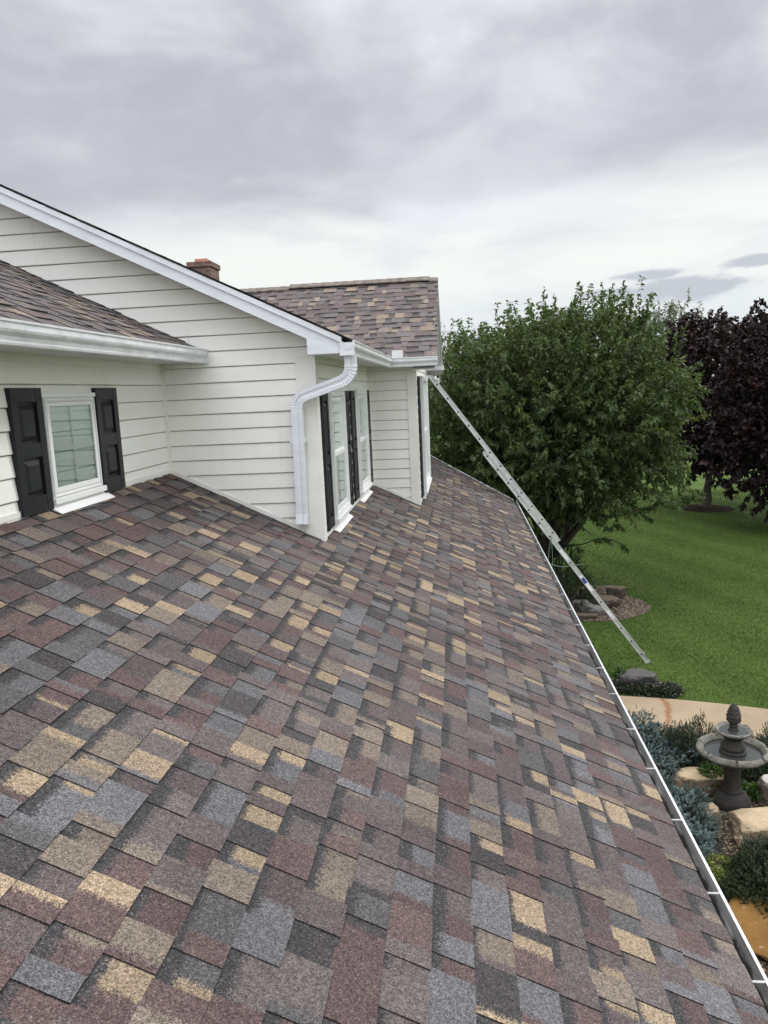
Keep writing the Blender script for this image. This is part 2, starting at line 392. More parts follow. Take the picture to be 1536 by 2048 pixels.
class MB:
    def __init__(s): s.v = []; s.f = []; s.m = []
    def add(s, vs, fs, m=0):
        o = len(s.v); s.v += [tuple(q) for q in vs]
        s.f += [tuple(i + o for i in f) for f in fs]; s.m += [m] * len(fs)
    def box(s, F, u0, u1, v0, v1, n0, n1, m=0):
        P = [F(u, v, n) for n in (n0, n1) for v in (v0, v1) for u in (u0, u1)]
        s.add(P, [(0, 2, 3, 1), (4, 5, 7, 6), (0, 1, 5, 4), (2, 6, 7, 3), (0, 4, 6, 2), (1, 3, 7, 5)], m)
    def prism(s, F, prof, u0, u1, m=0, caps=True, matf=None):
        """closed profile [(n, v)] swept along u"""
        k = len(prof); a = [F(u0, v, n) for n, v in prof]; b = [F(u1, v, n) for n, v in prof]
        o = len(s.v); s.v += [tuple(q) for q in a + b]
        for i in range(k):
            j = (i + 1) % k
            s.f.append((o + i, o + j, o + k + j, o + k + i)); s.m.append(matf(i) if matf else m)
        if caps:
            s.f.append(tuple(o + i for i in reversed(range(k)))); s.m.append(m)
            s.f.append(tuple(o + k + i for i in range(k))); s.m.append(m)
    def frustum(s, F, u0, u1, v0, v1, n0, n1, inset, m=0):
        P = [F(u0, v0, n0), F(u1, v0, n0), F(u1, v1, n0), F(u0, v1, n0)]
        P += [F(u0 + inset, v0 + inset, n1), F(u1 - inset, v0 + inset, n1), F(u1 - inset, v1 - inset, n1), F(u0 + inset, v1 - inset, n1)]
        s.add(P, [(4, 5, 6, 7), (0, 1, 5, 4), (1, 2, 6, 5), (2, 3, 7, 6), (3, 0, 4, 7)], m)
    def tube(s, pts, rad, k=8, m=0, cap=True):
        pts = [Vector(p) for p in pts]
        if not hasattr(rad, '__len__'): rad = [rad] * len(pts)
        o = len(s.v); up = None
        for i, p in enumerate(pts):
            t = (pts[min(i + 1, len(pts) - 1)] - pts[max(i - 1, 0)]).normalized()
            if up is None: up = t.orthogonal().normalized()
            a = (up - t * up.dot(t)).normalized(); b = t.cross(a); up = a
            for j in range(k):
                q = p + (a * math.cos(2 * math.pi * j / k) + b * math.sin(2 * math.pi * j / k)) * rad[i]
                s.v.append(tuple(q))
        for i in range(len(pts) - 1):
            for j in range(k):
                s.f.append((o + i * k + j, o + i * k + (j + 1) % k, o + (i + 1) * k + (j + 1) % k, o + (i + 1) * k + j)); s.m.append(m)
        if cap:
            s.f.append(tuple(o + j for j in reversed(range(k)))); s.m.append(m)
            s.f.append(tuple(o + (len(pts) - 1) * k + j for j in range(k))); s.m.append(m)
    def lathe(s, c, prof, k=40, m=0, fn=None):
        """prof [(r, z)] about the vertical through c"""
        o = len(s.v)
        for i, (r, z) in enumerate(prof):
            for j in range(k):
                a = 2 * math.pi * j / k; rr, zz = (r, z) if fn is None else fn(r, z, a, i)
                s.v.append((c[0] + rr * math.cos(a), c[1] + rr * math.sin(a), c[2] + zz))
        for i in range(len(prof) - 1):
            for j in range(k):
                s.f.append((o + i * k + j, o + i * k + (j + 1) % k, o + (i + 1) * k + (j + 1) % k, o + (i + 1) * k + j)); s.m.append(m)
        s.f.append(tuple(o + j for j in reversed(range(k)))); s.m.append(m)
        s.f.append(tuple(o + (len(prof) - 1) * k + j for j in range(k))); s.m.append(m)
    def build(s, name, mats, parent=None, smooth=False, bevel=0.0, clips=None):
        me = bpy.data.meshes.new(name); me.from_pydata(s.v, [], s.f)
        mats = mats if isinstance(mats, (list, tuple)) else [mats]
        for q in mats: me.materials.append(q)
        me.polygons.foreach_set('material_index', s.m)
        if clips: clip(me, clips)
        bm = bmesh.new(); bm.from_mesh(me); bmesh.ops.recalc_face_normals(bm, faces=bm.faces); bm.to_mesh(me); bm.free()
        if smooth:
            me.polygons.foreach_set('use_smooth', [True] * len(me.polygons))
            me.set_sharp_from_angle(angle=R(40))
        o = bpy.data.objects.new(name, me); link(o, parent)
        if bevel:
            b = o.modifiers.new('bevel', 'BEVEL'); b.width = bevel; b.segments = 2; b.limit_method = 'ANGLE'; b.angle_limit = R(40)
        return o
def clip(me, planes):
    bm = bmesh.new(); bm.from_mesh(me)
    for co, no in planes:                       # keeps the side the normal points away from
        bmesh.ops.bisect_plane(bm, geom=bm.verts[:] + bm.edges[:] + bm.faces[:], plane_co=co, plane_no=no, clear_outer=True, dist=1e-6)
    bm.to_mesh(me); bm.free()
def frame(O, U, V, N):
    O, U, V, N = Vector(O), Vector(U), Vector(V), Vector(N)
    return lambda u, v, n: O + U * u + V * v + N * n
WORLD = lambda u, v, n: Vector((u, v, n))

def np_mesh(name, verts, tris, mats, parent=None, attrs=None, smooth=False):
    me = bpy.data.meshes.new(name)
    nv, nt = len(verts), len(tris); k = tris.shape[1]
    me.vertices.add(nv); me.vertices.foreach_set('co', np.asarray(verts, np.float32).ravel())
    me.loops.add(nt * k); me.loops.foreach_set('vertex_index', np.asarray(tris, np.int32).ravel())
    me.polygons.add(nt); me.polygons.foreach_set('loop_start', np.arange(0, nt * k, k, dtype=np.int32))
    me.polygons.foreach_set('loop_total', np.full(nt, k, np.int32))
    me.update(calc_edges=True)
    if smooth: me.polygons.foreach_set('use_smooth', np.ones(nt, bool))
    for q in (mats if isinstance(mats, (list, tuple)) else [mats]): me.materials.append(q)
    for an, arr in (attrs or {}).items():
        a = me.attributes.new(an, 'FLOAT', 'FACE'); a.data.foreach_set('value', np.asarray(arr, np.float32))
    o = bpy.data.objects.new(name, me); link(o, parent)
    return o

# ------------------------------------------------------------------ the ground
def sheet(name, pts, z, m):
    me = bpy.data.meshes.new(name); me.from_pydata([(x, y, z) for x, y in pts], [], [tuple(range(len(pts)))])
    me.materials.append(m); o = bpy.data.objects.new(name, me); COL.objects.link(o)
    return structure(o)
def blob(cx, cy, rx, ry, n=40, seed=1, amp=0.08):
    rr = random.Random(seed); ph = [rr.uniform(0, 6.28) for _ in range(4)]
    out = []
    for i in range(n):
        a = 2 * math.pi * i / n
        k = 1 + amp * (math.sin(2 * a + ph[0]) + 0.6 * math.sin(3 * a + ph[1]) + 0.4 * math.sin(5 * a + ph[2]))
        out.append((cx + rx * k * math.cos(a), cy + ry * k * math.sin(a)))
    return out
def smooth_line(pts, n=12):
    out = []
    for i in range(len(pts) - 1):
        p0 = pts[max(i - 1, 0)]; p1 = pts[i]; p2 = pts[i + 1]; p3 = pts[min(i + 2, len(pts) - 1)]
        for j in range(n):
            t = j / n
            out.append(tuple(0.5 * ((2 * b) + (-a + c) * t + (2 * a - 5 * b + 4 * c - d) * t * t + (-a + 3 * b - 3 * c + d) * t ** 3) for a, b, c, d in zip(p0, p1, p2, p3)))
    out.append(tuple(pts[-1])); return out
sheet("lawn", [(-900, -900), (900, -900), (900, 900), (-900, 900)], GZ, M_lawn)
PATH_TOP = smooth_line([(0.65, 12.15), (1.7, 12.28), (2.5, 12.17), (3.3, 12.02), (4.58, 11.62), (6.2, 10.9), (8.6, 9.3)])
PATH_BOT = smooth_line([(0.65, 10.6), (1.7, 10.65), (2.6, 10.55), (3.6, 10.3), (4.8, 9.75), (6.2, 8.9), (8.0, 7.6)])
BED = [(0.6, 2.5), (7.0, 2.5), (7.6, 7.7)] + PATH_BOT[::-1]
sheet("planting_bed", BED, GZ + 0.006, M_mulch)
def path_mesh():
    m = MB(); k = len(PATH_TOP)
    t = [(x, y, GZ + 0.035) for x, y in PATH_TOP]; b = [(x, y, GZ + 0.035) for x, y in PATH_BOT]
    t0 = [(x, y, GZ - 0.05) for x, y in PATH_TOP]; b0 = [(x, y, GZ - 0.05) for x, y in PATH_BOT]
    m.add(t + b + t0 + b0, [(i, i + 1, k + i + 1, k + i) for i in range(k - 1)] + [(i, 2 * k + i, 2 * k + i + 1, i + 1) for i in range(k - 1)]
          + [(k + i, k + i + 1, 3 * k + i + 1, 3 * k + i) for i in range(k - 1)])
    return structure(m.build("path", M_path))
path_mesh()
ISLAND = blob(2.75, 17.55, 1.35, 1.35, 44, 3, 0.05)
sheet("stone_bed", ISLAND, GZ + 0.006, M_mulch)
sheet("mulch_ring", blob(9.5, 30.7, 1.05, 1.0, 40, 5, 0.03), GZ + 0.006, simple("dark bark mulch", (0.030, 0.021, 0.016), 0.95, 0, 0.4, 14.0, (1, 1, 1), 0.5, 30, 0.05))
sheet("mulch_strip", blob(2.9, 12.6, 0.62, 0.40, 30, 9, 0.06), GZ + 0.008, M_mulch)

def in_poly(px, py, poly):
    inside = np.zeros(len(px), bool); n = len(poly)
    for i in range(n):
        x0, y0 = poly[i]; x1, y1 = poly[(i + 1) % n]
        c = ((y0 > py) != (y1 > py)) & (px < (x1 - x0) * (py - y0) / (y1 - y0 + 1e-12) + x0)
        inside ^= c
    return inside
def grass():
    rng = np.random.default_rng(7); N = 330000
    y = 9.0 + 27.0 * rng.random(N) ** 1.35
    x = 1.6 + rng.random(N) * (0.50 * y + 0.6 - 1.6)
    keep = ~in_poly(x, y, BED) & ~in_poly(x, y, ISLAND) & ~in_poly(x, y, PATH_TOP + PATH_BOT[::-1]) & ~in_poly(x, y, blob(2.9, 12.6, 0.62, 0.40, 30, 9, 0.06)) & ~in_poly(x, y, blob(9.5, 30.7, 1.05, 1.0, 40, 5, 0.03))
    x, y = x[keep], y[keep]; N = len(x)
    a = rng.random(N) * 6.283; w = rng.uniform(0.003, 0.006, N) * (0.8 + y / 30); h = rng.uniform(0.016, 0.042, N); lean = rng.uniform(0.01, 0.045, N); la = rng.random(N) * 6.283
    V = np.zeros((N, 3, 3))
    V[:, 0] = np.c_[x - np.cos(a) * w, y - np.sin(a) * w, np.full(N, GZ - 0.002)]
    V[:, 1] = np.c_[x + np.cos(a) * w, y + np.sin(a) * w, np.full(N, GZ - 0.002)]
    V[:, 2] = np.c_[x + np.cos(la) * lean, y + np.sin(la) * lean, GZ + h]
    patch = 0.5 + 0.28 * np.sin(x * 1.3 + 1.1 * np.sin(y * 0.9)) * np.sin(y * 0.8 + 1.7 * np.sin(x * 0.6)) + 0.34 * np.sin(3.6 * x + 1.5 * y)
    sh = np.clip(patch * 0.85 + rng.normal(0, 0.09, N) + 0.08, 0, 1)
    o = np_mesh("grass", V.reshape(-1, 3), np.arange(N * 3).reshape(-1, 3), M_blades, None, {'shade': sh})
    structure(o, 'stuff')
grass()
def pebbles(name, poly, n, seed, size=(0.012, 0.035), test=None):
    rng = np.random.default_rng(seed); P = np.array(poly); lo, hi = P.min(0), P.max(0)
    x = rng.uniform(lo[0], hi[0], n); y = rng.uniform(lo[1], hi[1], n); k = in_poly(x, y, poly)
    if test is not None: k &= test(x, y)
    x, y = x[k], y[k]; n = len(x)
    t = (1 + 5 ** 0.5) / 2
    ico = np.array([(-1, t, 0), (1, t, 0), (-1, -t, 0), (1, -t, 0), (0, -1, t), (0, 1, t), (0, -1, -t), (0, 1, -t), (t, 0, -1), (t, 0, 1), (-t, 0, -1), (-t, 0, 1)]) / 1.9
    F = np.array([(0, 11, 5), (0, 5, 1), (0, 1, 7), (0, 7, 10), (0, 10, 11), (1, 5, 9), (5, 11, 4), (11, 10, 2), (10, 7, 6), (7, 1, 8), (3, 9, 4), (3, 4, 2), (3, 2, 6), (3, 6, 8), (3, 8, 9), (4, 9, 5), (2, 4, 11), (6, 2, 10), (8, 6, 7), (9, 8, 1)])
    s = rng.uniform(*size, n); a = rng.random(n) * 6.28
    e = np.c_[s * rng.uniform(0.8, 1.5, n), s * rng.uniform(0.7, 1.1, n), s * rng.uniform(0.4, 0.8, n)]
    v = ico[None] * e[:, None, :] * rng.uniform(0.85, 1.15, (n, 12, 1))
    c, q = np.cos(a)[:, None], np.sin(a)[:, None]
    V = np.stack([v[..., 0] * c - v[..., 1] * q + x[:, None], v[..., 0] * q + v[..., 1] * c + y[:, None], v[..., 2] + GZ + 0.012], -1)
    T = F[None] + (np.arange(n) * 12)[:, None, None]
    o = np_mesh(name, V.reshape(-1, 3), T.reshape(-1, 3), M_pebble, None, {'shade': np.repeat(rng.random(n), 20)}, True)
    structure(o, 'stuff')
pebbles("pebbles", ISLAND, 5200, 11, (0.014, 0.034), lambda x, y: (y < 16.75) | (x > 3.35))
pebbles("gravel", [(2.3, 6.2), (5.0, 6.2), (5.2, 9.6), (2.3, 9.6)], 2600, 12, (0.010, 0.030))

# ------------------------------------------------------------------ the house
house = thing("house", "house with cream clapboard siding, charcoal shutters and brown blended shingle roofs", "house", (-2.0, 6.0, GZ))
PITCH, H = 0.48, 1.65                    # the lower roof: z = -H - PITCH * x
roof_z = lambda x: -H - PITCH * x
EX, EW, EL = 0.134, 0.118, 0.003         # shingle exposure, siding exposure, siding line level

PAL = {'tan': (0.2837, 0.2158, 0.1376), 'tanmix': (0.1562, 0.1265, 0.0967), 'maroon': (0.0874, 0.0549, 0.0530), 'plum': (0.0791, 0.0614, 0.0614),
       'brown': (0.1004, 0.0865, 0.0809), 'grey': (0.104, 0.106, 0.111), 'slate': (0.067, 0.0675, 0.069), 'char': (0.0307, 0.0307, 0.0326)}
def color_run(rr, length, tone, fade=0.0):
    names = ['tan', 'tanmix', 'maroon', 'plum', 'brown', 'grey', 'slate', 'char']
    w = [0.165, 0.115, 0.175, 0.16, 0.155, 0.105, 0.085, 0.095]
    out = []; u = -rr.uniform(0, 0.2); prev = None
    while u < length + 0.3:
        n = rr.choices(names, w)[0]
        if n == prev: n = rr.choices(names, w)[0]
        prev = n; k = rr.uniform(0.86, 1.16) * tone
        seg = rr.uniform(0.11, 0.34) if n not in ('tan', 'char') else rr.uniform(0.07, 0.20)
        out.append((u, u + seg, tuple((q * (1 - fade) + fade * a) * k for q, a in zip(PAL[n], (0.112, 0.096, 0.090))))); u += seg
    return out
def shingles(name, O, U, V, N, ulen, vlen, seed, parent, clips=None, tone=1.0, wavy=0.0015, light=0.0):
    """laminated shingles as real overlapping tabs; u runs along the eave, v up the slope"""
    rr = random.Random(seed); F = frame(O, U, V, N)
    vs, fs, A, B, P, UV = [], [], [], [], [], []
    def quad(pts, a, b, p, uv):
        o = len(vs); vs.extend(tuple(q) for q in pts); fs.append((o, o + 1, o + 2, o + 3)); A.append(a); B.append(b); P.append(p); UV.extend(uv)
    edge = (0.016, 0.015, 0.015)
    for i in range(int(vlen / EX) + 1):
        v0, v1 = i * EX, (i + 1) * EX + 0.006
        runs = [color_run(rr, ulen, tone, light), color_run(rr, ulen, tone * 0.94, light)]
        ptr = [0, 0]; u = -rr.uniform(0, 0.25); tooth = rr.random() < 0.5
        ph = rr.uniform(0, 6.28)
        while u < ulen:
            w = rr.choice((0.07, 0.09, 0.11, 0.13, 0.16, 0.19, 0.22)) * rr.uniform(0.92, 1.08)
            if not tooth: w *= 0.95
            ua, ub = max(u, 0.0), min(u + w, ulen)
            if ub - ua > 0.004:
                q = runs[0 if tooth else 1]; k = 0 if tooth else 1
                while q[ptr[k]][1] <= ua and ptr[k] < len(q) - 2: ptr[k] += 1
                s0 = q[ptr[k]]; s1 = q[ptr[k] + 1]
                ca = s0[2]; cb = s1[2] if s0[1] < ub else s0[2]; uc = (s0[1] - ua) if s0[1] < ub else 9.0
                if min(uc, ub - ua - uc if uc < 9 else 1) < 0.02: uc = 9.0
                hb = (0.0085 if tooth else 0.0042) + rr.uniform(0, 0.0012); ht = 0.0045 if tooth else 0.0005
                wv = lambda t: wavy * math.sin(t * 2.1 + ph) + wavy * 0.7 * math.sin(t * 5.3 + ph * 2)
                da, db = wv(ua), wv(ub); jit = rr.uniform(-0.0015, 0.0015) if tooth else 0
                va = v0 + jit
                dark = 0.0
                if not tooth: dark = 1.0 if rr.random() < 0.82 else 0.0
                elif rr.random() < 0.12: dark = 1.0
                vd = EX * rr.choice((0.60, 0.68, 0.74, 0.8)) + rr.uniform(-0.008, 0.008)
                L = ub - ua; pr = (dark, uc, vd)
                quad([F(ua, va + da, hb), F(ub, va + db, hb), F(ub, v1 + db, ht), F(ua, v1 + da, ht)], ca, cb, pr, [(0, 0), (L, 0), (L, EX), (0, EX)])
                z0 = -0.004
                quad([F(ua, va + da, z0), F(ub, va + db, z0), F(ub, va + db, hb), F(ua, va + da, hb)], edge, edge, (0, 9, 9), [(0, 0)] * 4)
                if tooth:
                    quad([F(ua, va + da, z0), F(ua, va + da, hb), F(ua, v1 + da, ht), F(ua, v1 + da, z0)], edge, edge, (0, 9, 9), [(0, 0)] * 4)
                    quad([F(ub, va + db, hb), F(ub, va + db, z0), F(ub, v1 + db, z0), F(ub, v1 + db, ht)], edge, edge, (0, 9, 9), [(0, 0)] * 4)
            u += w; tooth = not tooth
    me = bpy.data.meshes.new(name); me.from_pydata(vs, [], fs); me.materials.append(M_shingle)
    for nm, arr, ty in (('col_a', A, 'FLOAT_COLOR'), ('col_b', B, 'FLOAT_COLOR'), ('params', P, 'FLOAT_VECTOR')):
        a = me.attributes.new(nm, ty, 'FACE'); arr = np.array(arr, np.float32)
        if ty == 'FLOAT_COLOR':
            a.data.foreach_set('color', np.c_[arr, np.ones(len(arr), np.float32)].ravel())
        else: a.data.foreach_set('vector', arr.ravel())
    uvl = me.uv_layers.new(name='cell'); uvl.data.foreach_set('uv', np.array(UV, np.float32).ravel())
    # the deck under the shingles
    if clips: clip(me, clips)
    o = bpy.data.objects.new(name, me); link(o, parent)
    return o
def deck(name, O, U, V, N, u0, u1, v0, v1, t, parent, mat, clips=None, n1=-0.006):
    m = MB(); m.box(frame(O, U, V, N), u0, u1, v0, v1, n1 - t, n1)
    return m.build(name, mat, parent, clips=clips)
def slope(p):
    q = 1 / math.hypot(1, p); return q, p * q
M_deck = simple("roof edge", (0.03, 0.028, 0.026), 0.9)

# lower roof: faces +X, eave along Y at x = 0.96
c, s = slope(PITCH); EAVE = 0.962
O = Vector((EAVE, -1.6, roof_z(EAVE))); U, V, N = Vector((0, 1, 0)), Vector((-c, 0, s)), Vector((s, 0, c))
diag = Vector((1, 1, 0)).normalized()
END = ((0.96, 14.33, 0), diag)
lower_roof = shingles("roof", O, U, V, N, 19.6, 3.95, 21, house, [END], wavy=0.0018, light=0.13)
lower_roof['label'] = "broad low roof slope of tan, maroon and grey shingles in the foreground"
deck("roof_deck", O, U, V, N, 0, 19.6, 0.004, 3.9, 0.03, house, M_deck, [((0.96, 14.322, 0), diag)])
# fascia and lower gutter
m = MB(); m.box(WORLD, 0.915, 0.938, -1.6, 14.34, roof_z(0.96) - 0.17, roof_z(0.96) - 0.004); m.build("fascia", M_fascia, house)
m = MB(); m.box(WORLD, 0.46, 0.914, -1.6, 14.3, roof_z(0.96) - 0.18, roof_z(0.96) - 0.165); m.build("soffit", M_soffit, house)
ztop = roof_z(0.96) - 0.022
gprof = [(0.0, -0.002), (0.0, -0.115), (0.062, -0.115), (0.070, -0.085), (0.083, -0.06), (0.083, -0.004), (0.089, 0.0), (0.089, 0.005), (0.077, 0.005), (0.077, 0.001), (0.079, -0.006), (0.078, -0.058), (0.062, -0.088), (0.056, -0.109), (0.005, -0.109), (0.005, -0.002)]
def gutter_mat(i): return 2 if i in (6, 7, 8) else (1 if 8 < i < 15 else 0)
Fg = frame((0.946, 0, ztop), (0, 1, 0), (0, 0, 1), (1, 0, 0))
m = MB(); m.prism(Fg, gprof, -1.6, 14.36, matf=gutter_mat)
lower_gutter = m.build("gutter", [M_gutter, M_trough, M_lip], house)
lower_gutter['label'] = "long low gutter with bright outer lip and bar hangers along the near roof edge"
hang = None
for i in range(24):
    yy = 2.005 + i * 0.522 + 0.02 * math.sin(i * 2.3)
    if hang is None:
        m = MB(); m.box(frame((0.946, 0, ztop), (0, 1, 0), (0, 0, 1), (1, 0, 0)), -0.005, 0.005, 0.001, 0.004, 0.004, 0.079)
        hang = m.build("hanger", M_hanger, lower_gutter); h = hang
    else:
        h = hang.copy(); COL.objects.link(h); h.parent = lower_gutter
    h.location = (0, yy, 0)
# walls of the storey below
def siding(name, O, U, N, u0, u1, z0, z1, parent, clips=None, back=0.0):
    F = frame(O, U, (0, 0, 1), N); m = MB()
    rs = random.Random(name + str(tuple(O)))
    k0 = int(math.floor((z0 - EL) / EW)); k1 = int(math.ceil((z1 - EL) / EW))
    for k in range(k0, k1):
        a = EL + k * EW
        spans = []; ua = u0; dn = 0.0
        while ua < u1:                          # panels lap over each other at butt joints
            ub = min(u1, ua + 3.66 * (rs.uniform(0.35, 1.0) if ua == u0 else 1.0))
            if u1 - ub < 0.4: ub = u1
            spans.append((ua, ub + (0.012 if ub < u1 and dn > 0 else 0), dn)); ua = ub; dn = 0.0022 - dn
        prof = [(-0.008, a), (0.0165, a), (0.0190, a + 0.004), (0.0118, a + 0.080), (0.0082, a + 0.1122), (-0.006, a + 0.1142), (-0.008, a + EW), (-0.009, a + EW)]
        for i in range(len(prof) - 1):
            n0_, v0_ = prof[i]; n1_, v1_ = prof[i + 1]
            if i == len(prof) - 2: continue
            for (ua, ub, dn) in spans:
                m.add([F(ua, v0_, n0_ + dn), F(ub, v0_, n0_ + dn), F(ub, v1_, n1_ + dn), F(ua, v1_, n1_ + dn)], [(0, 1, 2, 3)])
    Uv = Vector(U); Ov = Vector(O)
    pl = [((0, 0, z0), (0, 0, -1)), ((0, 0, z1), (0, 0, 1))] + (clips or [])
    return m.build(name, M_siding, parent, clips=pl)
siding("wall", (0.46, 0, 0), (0, 1, 0), (1, 0, 0), -1.6, 14.2, GZ, roof_z(0.96) - 0.18, house)
siding("wall", (0.46, 14.2, 0), (-math.sqrt(0.5), math.sqrt(0.5), 0), (math.sqrt(0.5), math.sqrt(0.5), 0), 0, 4.3, GZ, -0.2, house, [((0, 0, -1.69), Vector((s, 0, c)))])
m = MB(); Fd = frame((0.955, 14.335, roof_z(0.955)), (-c / math.sqrt(2 - 0 * c), 0, 0), (0, 0, 1), (0, 0, 0))
q0, q1 = Vector((0.96, 14.345, roof_z(0.96))), Vector((-2.3, 17.605, roof_z(-2.3)))
ed = Vector((0.016, 0.016, 0)); dz = Vector((0, 0, -0.15))
m.add([q0, q1, q1 + dz, q0 + dz, q0 + ed, q1 + ed, q1 + ed + dz, q0 + ed + dz], [(0, 1, 2, 3), (4, 7, 6, 5), (0, 4, 5, 1), (3, 2, 6, 7), (0, 3, 7, 4), (1, 5, 6, 2)])
m.build("rake_board", M_fascia, house)

# ---- upper storey walls
YG, XWING, XWIN, YB, XB, SOF = 5.83, -2.27, -1.086, 9.33, -0.514, 0.288
low = ((0, 0, -H - 0.012), Vector((-s, 0, -c)))        # cut along the lower roof
MR, MRX, MRZ = 0.490, -0.795, 0.393                      # main roof plane z = MRZ - MR (x - MRX)
mr_z = lambda x: MRZ - MR * (x - MRX)
cm, sm = slope(MR)
w = siding("wall", (0, YG, 0), (1, 0, 0), (0, -1, 0), -6.6, XWIN - 0.02, -1.3, 3.2, house, [((0, 0, -H - 0.01), Vector((-s, 0, -c))), ((MRX, 0, MRZ - 0.10), Vector((sm, 0, cm)))])
w['label'] = "gable wall of cream clapboards rising from the lower roof"
siding("wall", (XWING, 0, 0), (0, 1, 0), (1, 0, 0), -1.6, YG, -0.62, SOF, house)
siding("wall", (XWIN, 0, 0), (0, 1, 0), (1, 0, 0), YG + 0.02, YB, -1.2, SOF, house)
siding("wall", (0, YB, 0), (1, 0, 0), (0, -1, 0), XWIN, XB - 0.02, -1.45, SOF, house, [((0, 0, -H - 0.01), Vector((-s, 0, -c)))])
CG, CGY, CGZ = 0.57, 9.05, 0.372                         # cross gable front slope z = CGZ + CG (y - CGY)
RY = 11.02; RZ = CGZ + CG * (RY - CGY); YFAR = 2 * RY - CGY
cc, sc = slope(CG)
gend = siding("wall", (XB, 0, 0), (0, 1, 0), (1, 0, 0), YB + 0.02, 12.68, -1.5, 1.6, house, [((0, CGY, CGZ - 0.05), Vector((0, -sc, cc))), ((0, YFAR, CGZ - 0.05), Vector((0, sc, cc)))])
# the gable wall is cut along the lower roof but goes on down to it
# trims
def trim(name, u0, u1, v0, v1, n0, n1, mat=M_cream, bevel=0.004, clips=None):
    m = MB(); m.box(WORLD, u0, u1, v0, v1, n0, n1); return m.build(name, mat, house, bevel=bevel, clips=clips)
down = [((0, 0, -H - 0.0), Vector((-s, 0, -c)))]
trim("corner_post", XWIN - 0.125, XWIN + 0.027, YG - 0.027, YG + 0.075, -1.4, SOF, M_cream, 0.0, down)
trim("corner_post", XB - 0.085, XB + 0.027, YB - 0.027, YB + 0.09, -1.6, SOF, M_cream, 0.0, down)
trim("corner_post", XB - 0.05, XB + 0.022, 12.62, 12.70, -1.6, 0.45, M_trim, 0.0, down)
trim("corner_strip", XWING + 0.001, XWING + 0.034, YG - 0.034, YG - 0.001, -0.62, SOF, M_cream, 0.0, down)
trim("corner_strip", XWIN + 0.001, XWIN + 0.03, YB - 0.03, YB - 0.001, -1.3, SOF, M_cream, 0.0, down)
# sloping channel where walls meet the lower roof
def base_strip(x0, x1, y):
    m = MB(); F = frame((x0, y, roof_z(x0)), (c, 0, -s), (s, 0, c), (0, -1, 0)); L = (x1 - x0) / c
    m.box(F, 0, L, 0.006, 0.036, 0.001, 0.024); m.build("wall_base_trim", M_cream, house)
base_strip(XWING + 0.03, XWIN - 0.12, YG); base_strip(XWIN + 0.02, XB - 0.08, YB)
trim("wall_base_trim", XWING + 0.001, XWING + 0.024, -1.6, YG - 0.034, roof_z(XWING) + 0.004, roof_z(XWING) + 0.034, M_cream, 0)
trim("wall_base_trim", XWIN + 0.001, XWIN + 0.024, YG + 0.08, YB - 0.03, roof_z(XWIN) + 0.002, roof_z(XWIN) + 0.034, M_trim, 0)
trim("wall_base_trim", XB + 0.001, XB + 0.024, YB + 0.09, 12.6, roof_z(XB) + 0.002, roof_z(XB) + 0.032, M_trim, 0)
# main roof with its rake
YR = 5.60
EDGE_X = -0.755
O = Vector((EDGE_X, YR - 0.02, mr_z(EDGE_X))); U, V, N = Vector((0, 1, 0)), Vector((-cm, 0, sm)), Vector((sm, 0, cm))
RIDGE_X = -5.6
vl = (EDGE_X - RIDGE_X) / cm
r2 = shingles("roof", O, U, V, N, 12.0, vl, 33, house, [((RIDGE_X, 0, 0), (-1, 0, 0))], 1.1, 0.0025, 0.6)
r2['label'] = "main upper roof slope seen edge-on along its rake"
deck("roof_deck", O, U, V, N, 0.012, 12.0, 0.004, vl, 0.008, house, M_deck, [((RIDGE_X, 0, 0), (-1, 0, 0))], -0.003)
m = MB(); m.add([(RIDGE_X, YR, mr_z(RIDGE_X) - 0.003), (RIDGE_X, YR + 12, mr_z(RIDGE_X) - 0.003), (RIDGE_X - 5.2, YR + 12, mr_z(RIDGE_X) - 2.65), (RIDGE_X - 5.2, YR, mr_z(RIDGE_X) - 2.65)], [(0, 1, 2, 3)]); m.build("back_roof", M_deck, house)
def rake_piece(name, y0, y1, t0, t1, x0, x1, mat):
    """board parallel to the rake between depths t0..t1 below the roof plane"""
    m = MB(); P = []
    for y in (y0, y1):
        for x in (x0, x1):
            for t in (t0, t1): P.append((x, y, mr_z(x) - t))
    m.add(P, [(0, 1, 3, 2), (4, 6, 7, 5), (0, 2, 6, 4), (1, 5, 7, 3), (0, 4, 5, 1), (2, 3, 7, 6)])
    return m.build(name, mat, house)
rake_piece("rake_board", YR, YR + 0.022, 0.048, 0.132, -7.0, -0.832, M_fascia)
rake_piece("rake_trim", YR - 0.014, YR + 0.008, 0.009, 0.050, -7.0, -0.818, M_fascia)
rake_piece("rake_soffit", YR + 0.023, YG - 0.001, 0.118, 0.128, -7.0, -1.0, M_soffit)
# boxed return at the foot of the rake
m = MB()
zb = SOF - 0.004
xt = lambda x: mr_z(x) - 0.126
P = [(-1.072, zb), (-0.835, zb), (-0.835, xt(-0.835)), (-1.072, xt(-1.072))]
m.add([(x, YR - 0.003, z) for x, z in P] + [(x, YG - 0.03, z) for x, z in P], [(0, 1, 2, 3), (7, 6, 5, 4), (0, 4, 5, 1), (1, 5, 6, 2), (2, 6, 7, 3), (3, 7, 4, 0)])
m.build("rake_return", M_fascia, house)
